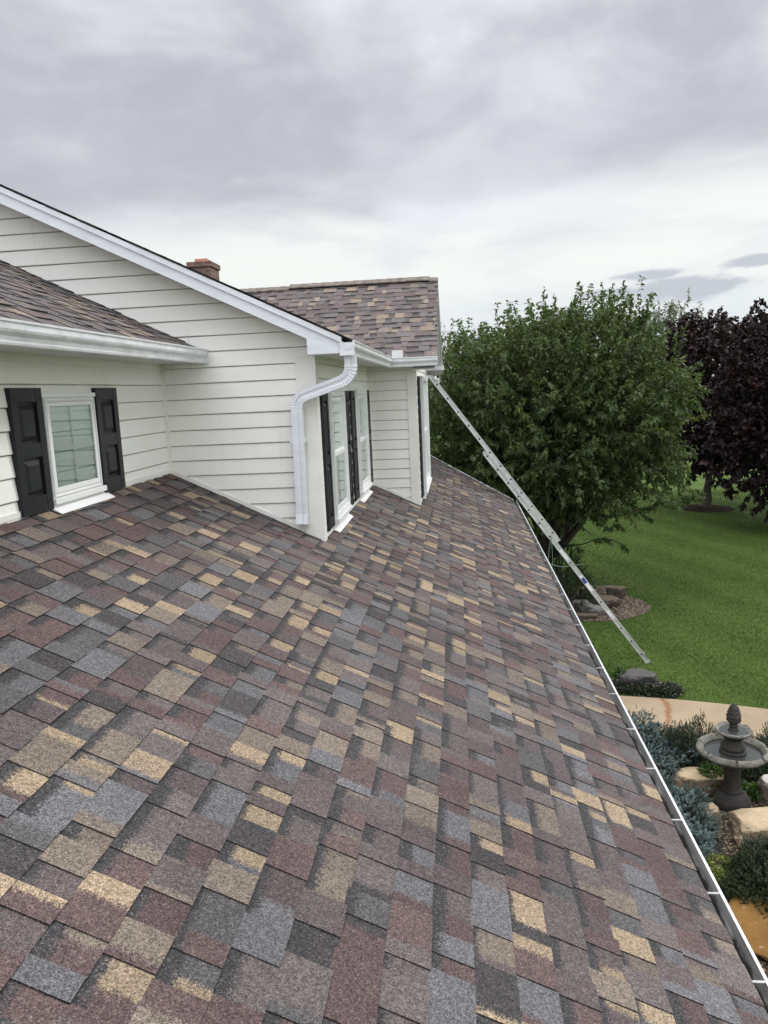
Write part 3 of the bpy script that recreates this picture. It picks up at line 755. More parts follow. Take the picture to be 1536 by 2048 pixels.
# eave fascia, soffit, gutters of the upper roof
zf = 0.352
trim("fascia", -0.835, -0.815, YR + 0.024, CGY + 0.02, SOF - 0.002, zf, M_fascia, 0)
m = MB()
for i in range(12):
    y0 = YG + 0.001 + i * 0.29; m.box(WORLD, XWIN + 0.0, -0.836, y0, y0 + 0.286, SOF, SOF + 0.008)
m.build("soffit", M_soffit, house)
uprof = [(0.0, 0.0), (0.0, -0.098), (0.052, -0.098), (0.056, -0.088), (0.056, -0.080), (0.063, -0.062), (0.078, -0.045), (0.083, -0.034), (0.083, -0.008), (0.090, -0.004), (0.090, 0.006), (0.074, 0.006), (0.074, 0.0), (0.078, -0.008), (0.076, -0.036), (0.056, -0.062), (0.050, -0.090), (0.005, -0.092), (0.005, 0.0)]
def upper_mat(i): return 2 if i in (9, 10, 11) else (1 if 11 < i < 18 else 0)
zg = 0.364
m = MB(); m.prism(frame((-0.814, 0, zg), (0, 1, 0), (0, 0, 1), (1, 0, 0)), uprof, YR - 0.01, CGY - 0.03, matf=upper_mat)
m.box(WORLD, -0.835, -0.726, YR - 0.016, YR - 0.010, zg - 0.10, zg - 0.008)
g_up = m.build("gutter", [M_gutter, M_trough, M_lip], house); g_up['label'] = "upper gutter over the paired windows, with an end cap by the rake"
m = MB(); m.prism(frame((0, CGY - 0.016, zg - 0.003), (1, 0, 0), (0, 0, 1), (0, -1, 0)), uprof, -0.79, -0.215, matf=upper_mat)
m.build("gutter", [M_gutter, M_trough, M_lip], house)['label'] = "short gutter along the cross gable eave"
trim("fascia", -0.83, -0.225, CGY - 0.014, CGY + 0.006, SOF - 0.002, zf + 0.004, M_fascia, 0)
m = MB(); m.box(WORLD, -0.834, -0.23, CGY + 0.007, YB - 0.001, SOF - 0.003, SOF + 0.006); m.build("soffit", M_soffit, house)
# splash guard at the inside corner
m = MB(); m.box(frame((-0.735, CGY - 0.105, zg + 0.008), (1, 0, 0), (0, 0, 1), (0, -1, 0)), 0, 0.125, -0.01, 0.078, 0, 0.004); m.build("splash_guard", M_trim, house, bevel=0.0018)
# cross gable roof
O = Vector((-3.4, CGY - 0.01, CGZ - CG * 0.01)); U, V, N = Vector((1, 0, 0)), Vector((0, cc, sc)), Vector((0, -sc, cc))
XR = -0.222
vl2 = (RY - CGY) / cc
r3 = shingles("roof", O, U, V, N, XR + 3.4, vl2 + 0.02, 47, house, [((0, RY, 0), (0, 1, 0))], 1.28, 0.0022, 0.55)  # tone raised and contrast flattened to paint in the grazing sky sheen
r3['label'] = "cross gable roof slope of blended brown shingles with ridge vent"
deck("roof_deck", O, U, V, N, 0, XR + 3.4 - 0.003, 0.004, vl2, 0.045, house, M_deck, [((0, RY, 0), (0, 1, 0))])  # thick dark edge stands in for the shade along the rake
O2 = Vector((-3.4, YFAR + 0.01, CGZ - CG * 0.01))
m = MB(); m.box(frame(O2, (1, 0, 0), (0, -cc, sc), (0, sc, cc)), 0, XR + 3.4 - 0.004, 0, vl2, -0.03, 0.004); m.build("back_roof", M_deck, house, clips=[((0, RY + 0.001, 0), (0, -1, 0))])
def ridge_caps():
    m = MB(); x = -3.2; rr = random.Random(5)
    while x < XR - 0.02:
        vent = -2.35 < x < XR - 0.17
        h = 0.030 if vent else 0.010; x1 = min(x + 0.15, XR - 0.005)
        for sgn in (-1, 1):
            yv = lambda d: RY + sgn * d
            z0 = RZ + 0.012 + h
            m.add([(x, yv(0.0), z0 + 0.003), (x1, yv(0.0), z0 - 0.001), (x1, yv(0.115), z0 - 0.115 * CG * 0.93), (x, yv(0.115), z0 + 0.004 - 0.115 * CG * 0.93),
                   (x, yv(0.115), z0 - 0.010 - 0.115 * CG * 0.93), (x1, yv(0.115), z0 - 0.012 - 0.115 * CG * 0.93)], [(0, 1, 2, 3), (3, 2, 5, 4), (4, 5, 1, 0)], 0)
            if vent: m.add([(x, yv(0.098), z0 - 0.012 - 0.1 * CG), (x1, yv(0.098), z0 - 0.012 - 0.1 * CG), (x1, yv(0.098), z0 - 0.05 - 0.1 * CG), (x, yv(0.098), z0 - 0.05 - 0.1 * CG)], [(0, 1, 2, 3)], 1)
        x = x1 + 0.0005
    return m
capmat = simple("ridge shingles", (0.15, 0.125, 0.105), 0.95, 0, 0.35, 14.0, (1, 1, 1), 0.4, 200)
ridge_caps().build("ridge_vent", [capmat, M_black], r3)
# gable end rake boards (right end), far eave return
for sgn in (-1, 1):
    y0 = CGY if sgn < 0 else YFAR
    m = MB(); P = []
    for x in (XR - 0.03, XR - 0.006):
        for y in (y0, RY):
            for t in (0.055, 0.12):
                P.append((x, y, CGZ + CG * abs(y - y0) - t))
    m.add(P, [(0, 1, 3, 2), (4, 6, 7, 5), (0, 2, 6, 4), (1, 5, 7, 3), (0, 4, 5, 1), (2, 3, 7, 6)]); m.build("rake_board", M_fascia, house)
    m = MB(); P = []
    for x in (XB + 0.001, XR - 0.031):
        for y in (y0, RY):
            for t in (0.14, 0.15): P.append((x, y, CGZ + CG * abs(y - y0) - t))
    m.add(P, [(0, 1, 3, 2), (4, 6, 7, 5), (0, 2, 6, 4), (1, 5, 7, 3), (0, 4, 5, 1), (2, 3, 7, 6)]); m.build("rake_soffit", M_soffit, house)
trim("gable_return", XB + 0.02, XR + 0.012, 12.69, YFAR - 0.02, 0.292, 0.362, M_fascia, 0)
# wing roof over the single window
WX, WZ = -1.93, 0.372
O = Vector((WX, -1.6, WZ)); U, V, N = Vector((0, 1, 0)), Vector((-cm, 0, sm)), Vector((sm, 0, cm))
r4 = shingles("roof", O, U, V, N, YG + 1.6 - 0.012, 3.2, 58, house, None, 1.05, 0.004, 0.52)
r4['label'] = "left wing roof slope of brown shingles above the single window"
deck("roof_deck", O, U, V, N, 0, YG + 1.6 - 0.014, 0.004, 3.2, 0.03, house, M_deck)
m = MB(); m.prism(frame((-1.955, 0, zg + 0.002), (0, 1, 0), (0, 0, 1), (1, 0, 0)), uprof, -1.6, YG - 0.045, matf=upper_mat)
m.box(WORLD, -1.955, -1.868, YG - 0.045, YG - 0.040, zg - 0.095, zg - 0.008)
m.build("gutter", [M_gutter, M_trough, M_lip], house)['label'] = "stained white gutter of the left wing above the single window"
trim("fascia", -1.975, -1.956, -1.6, YG - 0.03, SOF - 0.012, 0.36, M_fascia, 0)
m = MB()
for i in range(26):
    y0 = YG - 0.03 - (i + 1) * 0.29; m.box(WORLD, XWING, -1.976, y0, y0 + 0.286, SOF - 0.01, SOF)
m.build("soffit", M_soffit, house)
trim("frieze_board", XWING + 0.001, XWING + 0.022, -1.6, YG - 0.035, SOF - 0.055, SOF - 0.010, M_cream, 0)

# ---- windows and shutters, on walls that face +X
def shutter(x, y0, y1, z0, z1, proud=0.010):
    F = frame((x + proud, 0, 0), (0, 1, 0), (0, 0, 1), (1, 0, 0)); m = MB()
    t = 0.030; st = 0.058; zm = z0 + (z1 - z0) * 0.505; rl = 0.075
    m.box(F, y0 + 0.004, y1 - 0.004, z0 + 0.004, z1 - 0.004, 0, t * 0.45)
    m.box(F, y0, y0 + st, z0, z1, 0, t); m.box(F, y1 - st, y1, z0, z1, 0, t)
    for a, b in ((z0, z0 + rl * 1.2), (zm - rl * 0.5, zm + rl * 0.5), (z1 - rl, z1)):
        m.box(F, y0 + st, y1 - st, a, b, 0, t - 0.0015)
    for a, b in ((z0 + rl * 1.2, zm - rl * 0.5), (zm + rl * 0.5, z1 - rl)):
        m.frustum(F, y0 + st + 0.014, y1 - st - 0.014, a + 0.014, b - 0.014, t * 0.45, t * 0.95, 0.026)
    for yy in (y0 + st * 0.5, y1 - st * 0.5):
        for zz in (z0 + 0.06, z1 - 0.06): m.box(F, yy - 0.005, yy + 0.005, zz - 0.005, zz + 0.005, t, t + 0.004)
    return m.build("shutter", M_shutter, house, bevel=0.003)
def ring(m, F, u0, u1, v0, v1, w, n0, n1, mm=0, wb=None, wt=None):
    wb = wb or w; wt = wt or w
    m.box(F, u0, u0 + w, v0, v1, n0, n1, mm); m.box(F, u1 - w, u1, v0, v1, n0, n1, mm)
    m.box(F, u0 + w, u1 - w, v0, v0 + wb, n0, n1 - 0.001, mm); m.box(F, u0 + w, u1 - w, v1 - wt, v1, n0, n1 - 0.001, mm)
def window(x, y0, y1, z0, z1, double=False, cross=True, deep=0.036):
    F = frame((x, 0, 0), (0, 1, 0), (0, 0, 1), (1, 0, 0))
    fw, sw = (0.034, 0.038) if double else (0.022, 0.024)
    m = MB(); m.box(F, y0 + 0.015, y1 - 0.015, z0 + 0.015, z1 - 0.015, 0.0, 0.0105)
    ring(m, F, y0, y1, z0, z1, fw, 0.001, deep); ring(m, F, y0 + 0.005, y1 - 0.005, z0 + 0.005, z1 - 0.005, 0.010, deep, deep + 0.006)
    fr = m.build("window", M_trim, house, bevel=0.002)
    a0, a1, b0, b1 = y0 + fw + 0.002, y1 - fw - 0.002, z0 + fw + 0.002, z1 - fw - 0.002
    # interior shutter louvers just behind the glass
    m = MB(); ym = (a0 + a1) / 2
    k = int((b1 - b0) / 0.052)
    for i in range(k):
        zz = b0 + (i + 0.5) * (b1 - b0) / k
        P = [F(a0 + 0.015, zz - 0.021, 0.0225), F(a1 - 0.015, zz - 0.021, 0.0225), F(a1 - 0.015, zz + 0.0225, 0.0135), F(a0 + 0.015, zz + 0.0225, 0.0135), F(a1 - 0.015, zz - 0.024, 0.0205), F(a0 + 0.015, zz - 0.024, 0.0205)]
        m.add(P, [(0, 1, 2, 3), (5, 4, 1, 0)])
    m.build("louvers", M_louver, fr)
    m = MB(); m.box(F, a0, a1, b0, b1, 0.0105, 0.0115); m.build("room_backdrop", M_room, fr)
    def sash(v0, v1, n):
        m = MB(); ring(m, F, a0, a1, v0, v1, sw, n, n + 0.012, 0, sw * 1.25, sw * 0.95); sx = m.build("sash", M_trim, fr, bevel=0.002)
        m = MB(); i_ = sw - 0.002; m.add([F(a0 + i_, v0 + i_, n + 0.006), F(a1 - i_, v0 + i_, n + 0.006), F(a1 - i_, v1 - i_, n + 0.006), F(a0 + i_, v1 - i_, n + 0.006)], [(0, 1, 2, 3)]); m.build("pane", M_pane, fr)
        if cross:
            m = MB(); m.box(F, ym - 0.009, ym + 0.009, v0 + sw, v1 - sw, n + 0.001, n + 0.0055)
            zc = (v0 + v1) / 2 - (0.0 if double else 0.005); m.box(F, a0 + sw, a1 - sw, zc - 0.009, zc + 0.009, n + 0.0012, n + 0.0052)
            m.build("muntin", M_trim, fr)
    if double:
        zc = (b0 + b1) / 2
        sash(zc - 0.018, b1, 0.0235); sash(b0, zc + 0.018, 0.036)
    else:
        sash(b0, b1, 0.026)
    m = MB(); m.box(F, y0 - 0.02, y1 + 0.02, z0 - 0.034, z0 - 0.001, 0.001, deep + 0.019); m.build("sill", M_trim, fr, bevel=0.003)
    m = MB(); m.box(F, y0 - 0.02, y1 + 0.02, z1 + 0.001, z1 + 0.026, 0.001, deep + 0.004); m.build("head_trim", M_trim, fr, bevel=0.003)
    return fr
def apron(x, y0, y1, zt, pr=0.055):
    """white flashing under the sill, turned out over the shingles"""
    m = MB(); z0 = roof_z(x + 0.03) + 0.014
    prof = [(0.018, zt), (0.024, zt), (0.034, z0 + 0.006), (pr, roof_z(x + pr) + 0.016), (pr, roof_z(x + pr) + 0.012), (0.020, z0)]
    m.prism(frame((x, 0, 0), (0, 1, 0), (0, 0, 1), (1, 0, 0)), prof, y0, y1); m.build("flashing", M_trim, house)
wn = window(XWING, 4.02, 4.605, -0.505, 0.045)
wn['label'] = "small window with cross muntins beside the inside corner"
shutter(XWING, 3.70, 4.00, -0.56, 0.100); shutter(XWING, 4.63, 4.93, -0.56, 0.100)
apron(XWING, 3.99, 4.66, -0.535, 0.085)
window(XWIN, 6.27, 7.03, -1.035, 0.012, True, True, 0.058)['label'] = "tall double hung window nearest the downspout"
window(XWIN, 7.97, 8.76, -1.035, 0.012, True, True, 0.058)['label'] = "tall double hung window next to the projecting bay"
for a in (5.96, 7.17, 7.62, 8.93): shutter(XWIN, a, a + 0.275, -1.085, 0.018)
apron(XWIN, 6.25, 7.08, -1.065, 0.075); apron(XWIN, 7.95, 8.80, -1.065, 0.075)
window(XB, 9.98, 11.55, -1.32, 0.145, True, False, 0.072)['label'] = "wide window on the bay end wall, seen almost edge-on"
shutter(XB, 9.66, 9.95, -1.36, 0.160); shutter(XB, 11.60, 11.89, -1.36, 0.160)
apron(XB, 9.94, 11.58, -1.352)

# ---- downspout
def downspout():
    ctrl = [(-0.768, 5.655, 0.262), (-0.768, 5.66, 0.105), (-1.200, 5.735, -0.025), (-1.218, 5.765, -0.985)]
    pts = []; rib = []
    def arc(p0, p1, p2, d, n):
        p0, p1, p2 = map(Vector, (p0, p1, p2)); a = p1 + (p0 - p1).normalized() * d; b = p1 + (p2 - p1).normalized() * d
        return [(a * (1 - t) ** 2 + p1 * 2 * t * (1 - t) + b * t * t) for t in [i / n for i in range(n + 1)]]
    pts.append(Vector(ctrl[0])); rib.append(1.0)
    for i in (1, 2):
        A = arc(ctrl[i - 1], ctrl[i], ctrl[i + 1], 0.095 if i == 1 else 0.075, 16)
        for j, p in enumerate(A): pts.append(p); rib.append(1.0 + (0.08 if j % 2 else -0.01) * (0 < j < 16))
        if i == 1:
            b = A[-1]; e = Vector(ctrl[2]) + (Vector(ctrl[1]) - Vector(ctrl[2])).normalized() * 0.085
            for t in (0.05, 0.95): pts.append(b.lerp(e, t)); rib.append(1.0)
    pts.append(Vector(ctrl[3]) + Vector((0, 0, 0.08))); rib.append(1.0)
    pts.append(Vector(ctrl[3]) + Vector((0, 0, 0.075))); rib.append(1.06)
    pts.append(Vector(ctrl[3]) + Vector((-0.004, -0.01, 0.0))); rib.append(1.12)
    m = MB(); a, b = 0.042, 0.030
    sec = [(-a, -b), (-a * 0.35, -b), (-a * 0.2, -b * 0.82), (a * 0.2, -b * 0.82), (a * 0.35, -b), (a, -b), (a, b), (-a, b)]
    k = len(sec); o = 0
    for i, p in enumerate(pts):
        t = (pts[min(i + 1, len(pts) - 1)] - pts[max(i - 1, 0)]).normalized()
        dpt = Vector((0, 1, 0)); dpt = (dpt - t * dpt.dot(t)).normalized(); wd = t.cross(dpt)
        for x, y in sec: m.v.append(tuple(p + wd * x * rib[i] + dpt * y * rib[i]))
    for i in range(len(pts) - 1):
        for j in range(k): m.f.append((i * k + j, i * k + (j + 1) % k, (i + 1) * k + (j + 1) % k, (i + 1) * k + j)); m.m.append(0)
    last = (len(pts) - 1) * k
    m.f.append(tuple(last + j for j in range(k))); m.m.append(1)
    d = m.build("downspout", [M_fascia, M_black], house)
    mm = MB(); mm.box(WORLD, -1.275, -1.155, 5.733, YG - 0.012, -0.36, -0.335); mm.build("strap", M_fascia, d)
downspout()
# ---- chimney on the main slope
def chimney():
    CX0, CX1, CY0, CY1 = -5.10, -4.67, 15.0, 15.55; top = 2.62
    m = MB(); m.box(WORLD, CX0, CX1, CY0, CY1, 1.2, top - 0.10)
    ch = m.build("chimney", M_brick, house)
    m = MB(); m.box(WORLD, CX0 - 0.03, CX1 + 0.03, CY0 - 0.03, CY1 + 0.03, top - 0.099, top); m.build("cap", M_brick, ch, bevel=0.006)
    m = MB(); F = WORLD; ring(m, lambda u, v, n: Vector((u, v, n)), CX0 + 0.09, CX0 + 0.33, CY0 + 0.12, CY0 + 0.40, 0.03, top + 0.001, top + 0.075); m.build("flue", M_clay, ch)
chimney()

# ------------------------------------------------------------------ ladder
def ladder():
    foot, top = Vector((3.300, 13.96, GZ)), Vector((-0.60, 13.96, 0.262))
    L = (top - foot).length; T = (top - foot).normalized(); Nn = Vector((-T.z, 0, T.x)); Nn = -Nn if Nn.x < 0 else Nn
    lad = thing("extension_ladder", "aluminium extension ladder leaning on the far roof corner, foot on the lawn", "ladder", foot)
    def section(a, b, off, half, first):
        F = frame(foot + Nn * off, T, (0, 1, 0), Nn)
        for sg in (-1, 1):
            m = MB(); y = sg * half
            m.box(F, a, b, y - 0.004, y + 0.004, -0.036, 0.036)
            m.box(F, a, b, y + sg * 0.004, y + sg * 0.018, 0.029, 0.036); m.box(F, a, b, y + sg * 0.004, y + sg * 0.018, -0.036, -0.029)
            if first: m.box(F, a - 0.02, a + 0.03, y - 0.02, y + 0.02, -0.05, 0.05)
            m.build("side_rail", M_alu, lad)
        rung = None; t = a + 0.20
        while t < b - 0.05:
            if rung is None:
                m = MB(); y0, y1 = -half - 0.012, half + 0.012; base = F(0, 0, 0)
                m.tube([base + Vector((0, y0, 0)), base + Vector((0, y1, 0))], 0.0165, 10, 0, False)
                for yy in (y0 - 0.0005, y1 + 0.0005):
                    o = len(m.v); m.v += [tuple(base + Vector((0, yy, 0)) + T * math.cos(i * 0.6283) * 0.0162 + Nn * math.sin(i * 0.6283) * 0.0162) for i in range(10)]
                    m.f.append(tuple(range(o, o + 10))); m.m.append(1)
                rung = m.build("rung", [M_alu, M_black], lad); r = rung
            else:
                r = rung.copy(); COL.objects.link(r); r.parent = lad; r.matrix_parent_inverse = rung.matrix_parent_inverse
            r.location = T * t
            t += 0.3045
    section(0.02, 4.86, 0.0, 0.215, True)
    section(2.78, L, 0.078, 0.190, False)
    F = frame(foot, T, (0, 1, 0), Nn)
    def sticker(a, b, m_): 
        m = MB(); m.box(F, a, b, -0.2335, -0.2325, -0.026, 0.026); m.build("sticker", m_, lad)
    sticker(2.42, 2.66, M_sticker); sticker(2.00, 2.06, M_sticker); sticker(1.88, 2.00, M_bluesticker); sticker(1.70, 1.88, M_sticker); sticker(1.05, 1.25, M_sticker)
    m = MB(); Y = 13.70
    p = lambda t, n, dy=0: foot + T * t + Nn * n + Vector((0, Y - 13.96 + dy, 0))
    hangp = [p(2.95, 0.02), p(2.95, 0.02) + Vector((-0.05, 0, -0.4)), p(2.95, 0.02) + Vector((-0.02, 0.02, -1.0)), p(2.95, 0.02) + Vector((0.10, 0, -1.75))]
    m.tube([Vector(q) for q in smooth_line([tuple(q) for q in hangp], 6)], 0.006, 5)
    q0 = p(2.95, 0.02); m.tube([Vector(q) for q in smooth_line([tuple(q0), tuple(q0 + Vector((0.02, 0, -0.5))), tuple(q0 + Vector((-0.05, 0, -1.2)))], 6)], 0.005, 5)
    e = p(2.28, 0.03); m.tube([Vector(q) for q in smooth_line([tuple(e + Vector((0.18, 0, 0.02))), tuple(e), tuple(e + Vector((-0.22, 0, -0.02))), tuple(e + Vector((-0.42, 0, 0.04))), tuple(e + Vector((-0.62, 0, 0.16)))], 6)], 0.006, 5)
    m.build("rope", M_rope, lad)
ladder()

# ------------------------------------------------------------------ trees
def leaves(rng, base, axis, length, width, droop):
    """folded leaf blades: base points, directions -> verts, tris"""
    n = len(base); up = rng.normal(0, 1, (n, 3)); up[:, 2] += 1.2
    axis = axis / np.linalg.norm(axis, axis=1)[:, None]
    side = np.cross(axis, up); side /= np.linalg.norm(side, axis=1)[:, None] + 1e-9
    nor = np.cross(side, axis)
    L = length[:, None]; W = width[:, None]
    mid = base + axis * L * 0.45 - nor * W * 0.25
    tip = base + axis * L; tip[:, 2] -= droop * length
    l = base + axis * L * 0.42 + side * W + nor * W * 0.2; r = base + axis * L * 0.42 - side * W + nor * W * 0.2
    V = np.stack([base, mid, tip, l, r], 1).reshape(-1, 3)
    t = np.array([(0, 1, 3), (1, 2, 3), (0, 4, 1), (1, 4, 2)])
    T = (t[None] + (np.arange(n) * 5)[:, None, None]).reshape(-1, 3)
    return V, T
def tree(name, label, base, center, radii, twigs, per, leaf, mat, bark, trunk_r, limbs, seed, group=None, upshoot=0.3, lumps=0.22, twig_len=(0.35, 0.75), cat="tree", droop=0.25, extra=None, inner=0.45, lower_cut=None, lean=0.5, block=None, fork=None):
    rng = np.random.default_rng(seed); rr = random.Random(seed)
    root = thing(name, label, cat, base, group)
    C = np.array(center); Rd = np.array(radii)
    d = rng.normal(0, 1, (twigs, 3)); d /= np.linalg.norm(d, axis=1)[:, None]
    ph = rng.uniform(0, 6.28, 6)
    lump = 1 + lumps * (np.sin(4 * d[:, 0] + ph[0]) * np.sin(4.5 * d[:, 1] + ph[1]) + 0.7 * np.sin(7 * d[:, 2] + ph[2] + 3 * d[:, 0]) * np.sin(6 * d[:, 0] + ph[3]))
    u = inner + (1 - inner) * rng.random(twigs) ** 0.55
    if block: d = d / ((np.abs(d) ** block).sum(1) ** (1 / block))[:, None]
    p = C + d * Rd * (u * lump)[:, None]
    if lower_cut is not None:
        k = lower_cut(p); p, d, twigs = p[k], d[k], int(k.sum())
    out = d / Rd; out /= np.linalg.norm(out, axis=1)[:, None]
    td = out * 0.8 + rng.normal(0, 0.35, (twigs, 3)); td[:, 2] += lean
    td /= np.linalg.norm(td, axis=1)[:, None]
    tl = rng.uniform(*twig_len, twigs)
    if upshoot:
        top = (d[:, 2] > 0.45) & (rng.random(twigs) < upshoot); td[top] = td[top] * 0.35 + np.array([0, 0, 1.0]); tl[top] *= 1.5
        td /= np.linalg.norm(td, axis=1)[:, None]
    if extra is not None:
        ep, edir, el = extra; p = np.r_[p, ep]; td = np.r_[td, edir]; tl = np.r_[tl, el]; twigs = len(p)
    # leaves along each twig
    s_ = np.tile(np.linspace(0.08, 1.0, per), twigs) + rng.uniform(-0.05, 0.05, twigs * per)
    idx = np.repeat(np.arange(twigs), per)
    base_p = p[idx] + td[idx] * (tl[idx] * s_)[:, None]; base_p[:, 2] -= (0.12 * tl[idx] * s_ ** 2)
    ax = rng.normal(0, 0.8, (twigs * per, 3)) + td[idx] * 0.7; ax[:, 2] -= 0.25
    ln = rng.uniform(leaf[0], leaf[1], twigs * per); wd = ln * leaf[2] * rng.uniform(0.8, 1.2, twigs * per)
    V, T = leaves(rng, base_p, ax, ln, wd, droop)
    sh = np.clip(np.repeat(rng.random(twigs), per) * 0.45 + rng.random(twigs * per) * 0.55, 0, 1); tone = np.clip(np.repeat(rng.random(twigs), per) * 0.65 + rng.random(twigs * per) * 0.35, 0, 1)
    np_mesh("foliage", V, T, mat, root, {'shade': np.repeat(sh, 4), 'tone': np.repeat(tone, 4)})
    # trunk, limbs and twigs
    m = MB(); b = Vector(base); fk = Vector(fork) if fork is not None else b + (Vector(center) - b) * 0.30 + Vector((rr.uniform(-.1, .1), rr.uniform(-.1, .1), 0))
    steps = 7
    m.tube([b.lerp(fk, i / steps) + Vector((0.03 * math.sin(i * 1.7 + seed), 0.03 * math.cos(i * 1.3), 0)) for i in range(steps + 1)], [trunk_r * (1.35 if i == 0 else 1.0 - 0.25 * i / steps) for i in range(steps + 1)], 12)
    ends = []
    for i in range(limbs):
        a = 2 * math.pi * (i + rr.uniform(-.25, .25)) / limbs; el = rr.uniform(-0.15, 0.9)
        e = Vector(C) + Vector((math.cos(a) * math.cos(el) * Rd[0], math.sin(a) * math.cos(el) * Rd[1], math.sin(el) * Rd[2])) * 0.74
        ends.append(e)
        ctl = fk.lerp(e, 0.45) + Vector((rr.uniform(-.2, .2), rr.uniform(-.2, .2), -0.10 * Rd[2]))
        P = [fk * (1 - t) ** 2 + ctl * 2 * t * (1 - t) + e * t * t for t in [j / 9 for j in range(10)]]
        m.tube(P, [max(0.008, trunk_r * 0.58 * (1 - 0.92 * j / 9)) for j in range(10)], 8)
        for k in range(3):
            q = P[3 + 2 * k]; e2 = q + Vector((rr.uniform(-1, 1), rr.uniform(-1, 1), rr.uniform(-.2, 1))).normalized() * Rd[0] * 0.35
            m.tube([q.lerp(e2, j / 4) + Vector((0, 0, 0.05 * math.sin(j))) for j in range(5)], [trunk_r * 0.2 * (1 - 0.85 * j / 4) for j in range(5)], 6)
    for i in range(0, twigs, 2):
        q = Vector(p[i]); t = Vector(td[i]); m.tube([q - t * 0.25, q + t * tl[i] * 0.5, q + t * tl[i] - Vector((0, 0, 0.1 * tl[i]))], [0.008, 0.006, 0.003], 4, 0, False)
    m.build("trunk", bark, root, smooth=True)
    return root

# the green tree behind the ladder; a low limb reaches right under its crown
ex_p, ex_d, ex_l = [], [], []
rg = np.random.default_rng(77)
for i in range(13):                      # low reaching limb
    t = i / 12; ex_p.append((2.9 + 2.3 * t + rg.normal(0, .06), 17.6 + rg.normal(0, .2), -3.25 + 0.62 * t + rg.normal(0, .08))); ex_d.append((0.7 + rg.normal(0, .3), rg.normal(0, .3), rg.normal(0.1, .4))); ex_l.append(rg.uniform(.2, .4))
for i in range(4):                      # small low twig
    t = i / 3; ex_p.append((2.6 + 0.95 * t, 17.5 + rg.normal(0, .1), -3.62 + 0.12 * math.sin(3 * t) + rg.normal(0, .04))); ex_d.append((0.6, rg.normal(0, .3), rg.normal(-.1, .4))); ex_l.append(rg.uniform(.12, .25))
for cxx, zt, n in ((1.35, 1.45, 5), (2.15, 2.0, 6), (2.45, 1.72, 5), (3.45, 1.50, 4), (1.75, 1.5, 4), (4.0, 1.42, 3), (0.3, 0.95, 4), (2.8, 1.6, 3)):    # shoots that stand up out of the crown
    for j in range(n):
        ex_p.append((cxx + rg.normal(0, .12), 18.2 + rg.normal(0, .25), zt - 0.85 + rg.normal(0, .12))); ex_d.append((rg.normal(0, .18), rg.normal(0, .18), 1.0)); ex_l.append(rg.uniform(.4, .62))
ed_ = np.array(ex_d); ed_ /= np.linalg.norm(ed_, axis=1)[:, None]
def green_tree():
    t = tree("ornamental_tree", "rounded dark green tree with many spreading limbs behind the ladder", (1.93, 18.1, GZ), (2.30, 18.2, -0.85), (2.60, 2.5, 2.10), 3800, 34, (0.075, 0.14, 0.25), M_leaf, M_bark, 0.155, 9, 4,
             lumps=0.11, block=2.7, extra=(np.array(ex_p), ed_, np.array(ex_l)), inner=0.25, upshoot=0.35, lower_cut=lambda q: q[:, 2] > np.maximum(-3.15 + 0.30 * np.maximum(q[:, 0] - 1.9, 0), -3.15), fork=(2.0, 18.1, -3.95))
    m = MB()
    for e, r0 in (((3.0, 17.7, -2.75), 0.10), ((3.5, 18.2, -2.2), 0.09), ((2.3, 17.5, -2.2), 0.09), ((1.2, 18.3, -2.4), 0.09), ((2.75, 18.5, -2.3), 0.085), ((1.7, 17.8, -2.2), 0.08)):
        a = Vector((2.0, 18.1, -4.1)); e = Vector(e); P = [a.lerp(e, j / 6) + Vector((0, 0, -0.14 * math.sin(math.pi * j / 6))) for j in range(7)]
        m.tube(P, [r0 * (1 - 0.55 * j / 6) for j in range(7)], 9)
    e0 = Vector((2.9, 17.6, -3.0)); m.tube([Vector(q) for q in smooth_line([(2.75, 17.75, -3.05), (3.4, 17.6, -3.05), (4.2, 17.6, -2.85), (5.1, 17.6, -2.62)], 5)], [0.035 - 0.0018 * j for j in range(16)], 6)
    m.tube([Vector(q) for q in smooth_line([(2.25, 17.9, -3.75), (2.7, 17.5, -3.65), (3.1, 17.5, -3.52), (3.5, 17.5, -3.60)], 5)], [0.02 - 0.001 * j for j in range(16)], 6)
    m.build("limb", M_bark, t, smooth=True)
green_tree()
tree("leafy_tree", "lighter yellow green tree showing between the roof gable and the dark rounded tree", (-0.6, 24.5, GZ), (-0.9, 24.5, -0.9), (2.6, 2.4, 2.45), 1100, 24, (0.10, 0.15, 0.24), M_leaf2, M_bark, 0.13, 7, 14, lumps=0.2)
tree("purple_maple", "dark purple maple with its trunk in a mulch ring on the lawn", (9.62, 31.0, GZ), (9.75, 31.0, -0.75), (3.1, 3.0, 2.85), 1900, 24, (0.12, 0.19, 0.42), M_purple, M_bark2, 0.17, 9, 24, "purple maples along the right side of the lawn", upshoot=0.12, lumps=0.15, twig_len=(0.3, 0.6))
tree("purple_maple", "nearer dark purple maple at the right edge with foliage hanging almost to the grass", (11.9, 25.5, GZ), (11.9, 25.5, -1.05), (3.45, 3.2, 3.5), 2600, 24, (0.12, 0.19, 0.42), M_purple, M_bark2, 0.18, 9, 25, "purple maples along the right side of the lawn", upshoot=0.12, lumps=0.17, twig_len=(0.3, 0.6))
tree("willow_tree", "pale grey green treetop far off between the green tree and the purple maple", (13.6, 52.0, GZ), (13.6, 52.0, 0.7), (2.6, 2.6, 3.6), 900, 24, (0.16, 0.30, 0.16), M_willow, M_bark2, 0.2, 7, 35, lumps=0.2, lean=0.9, droop=0.3)
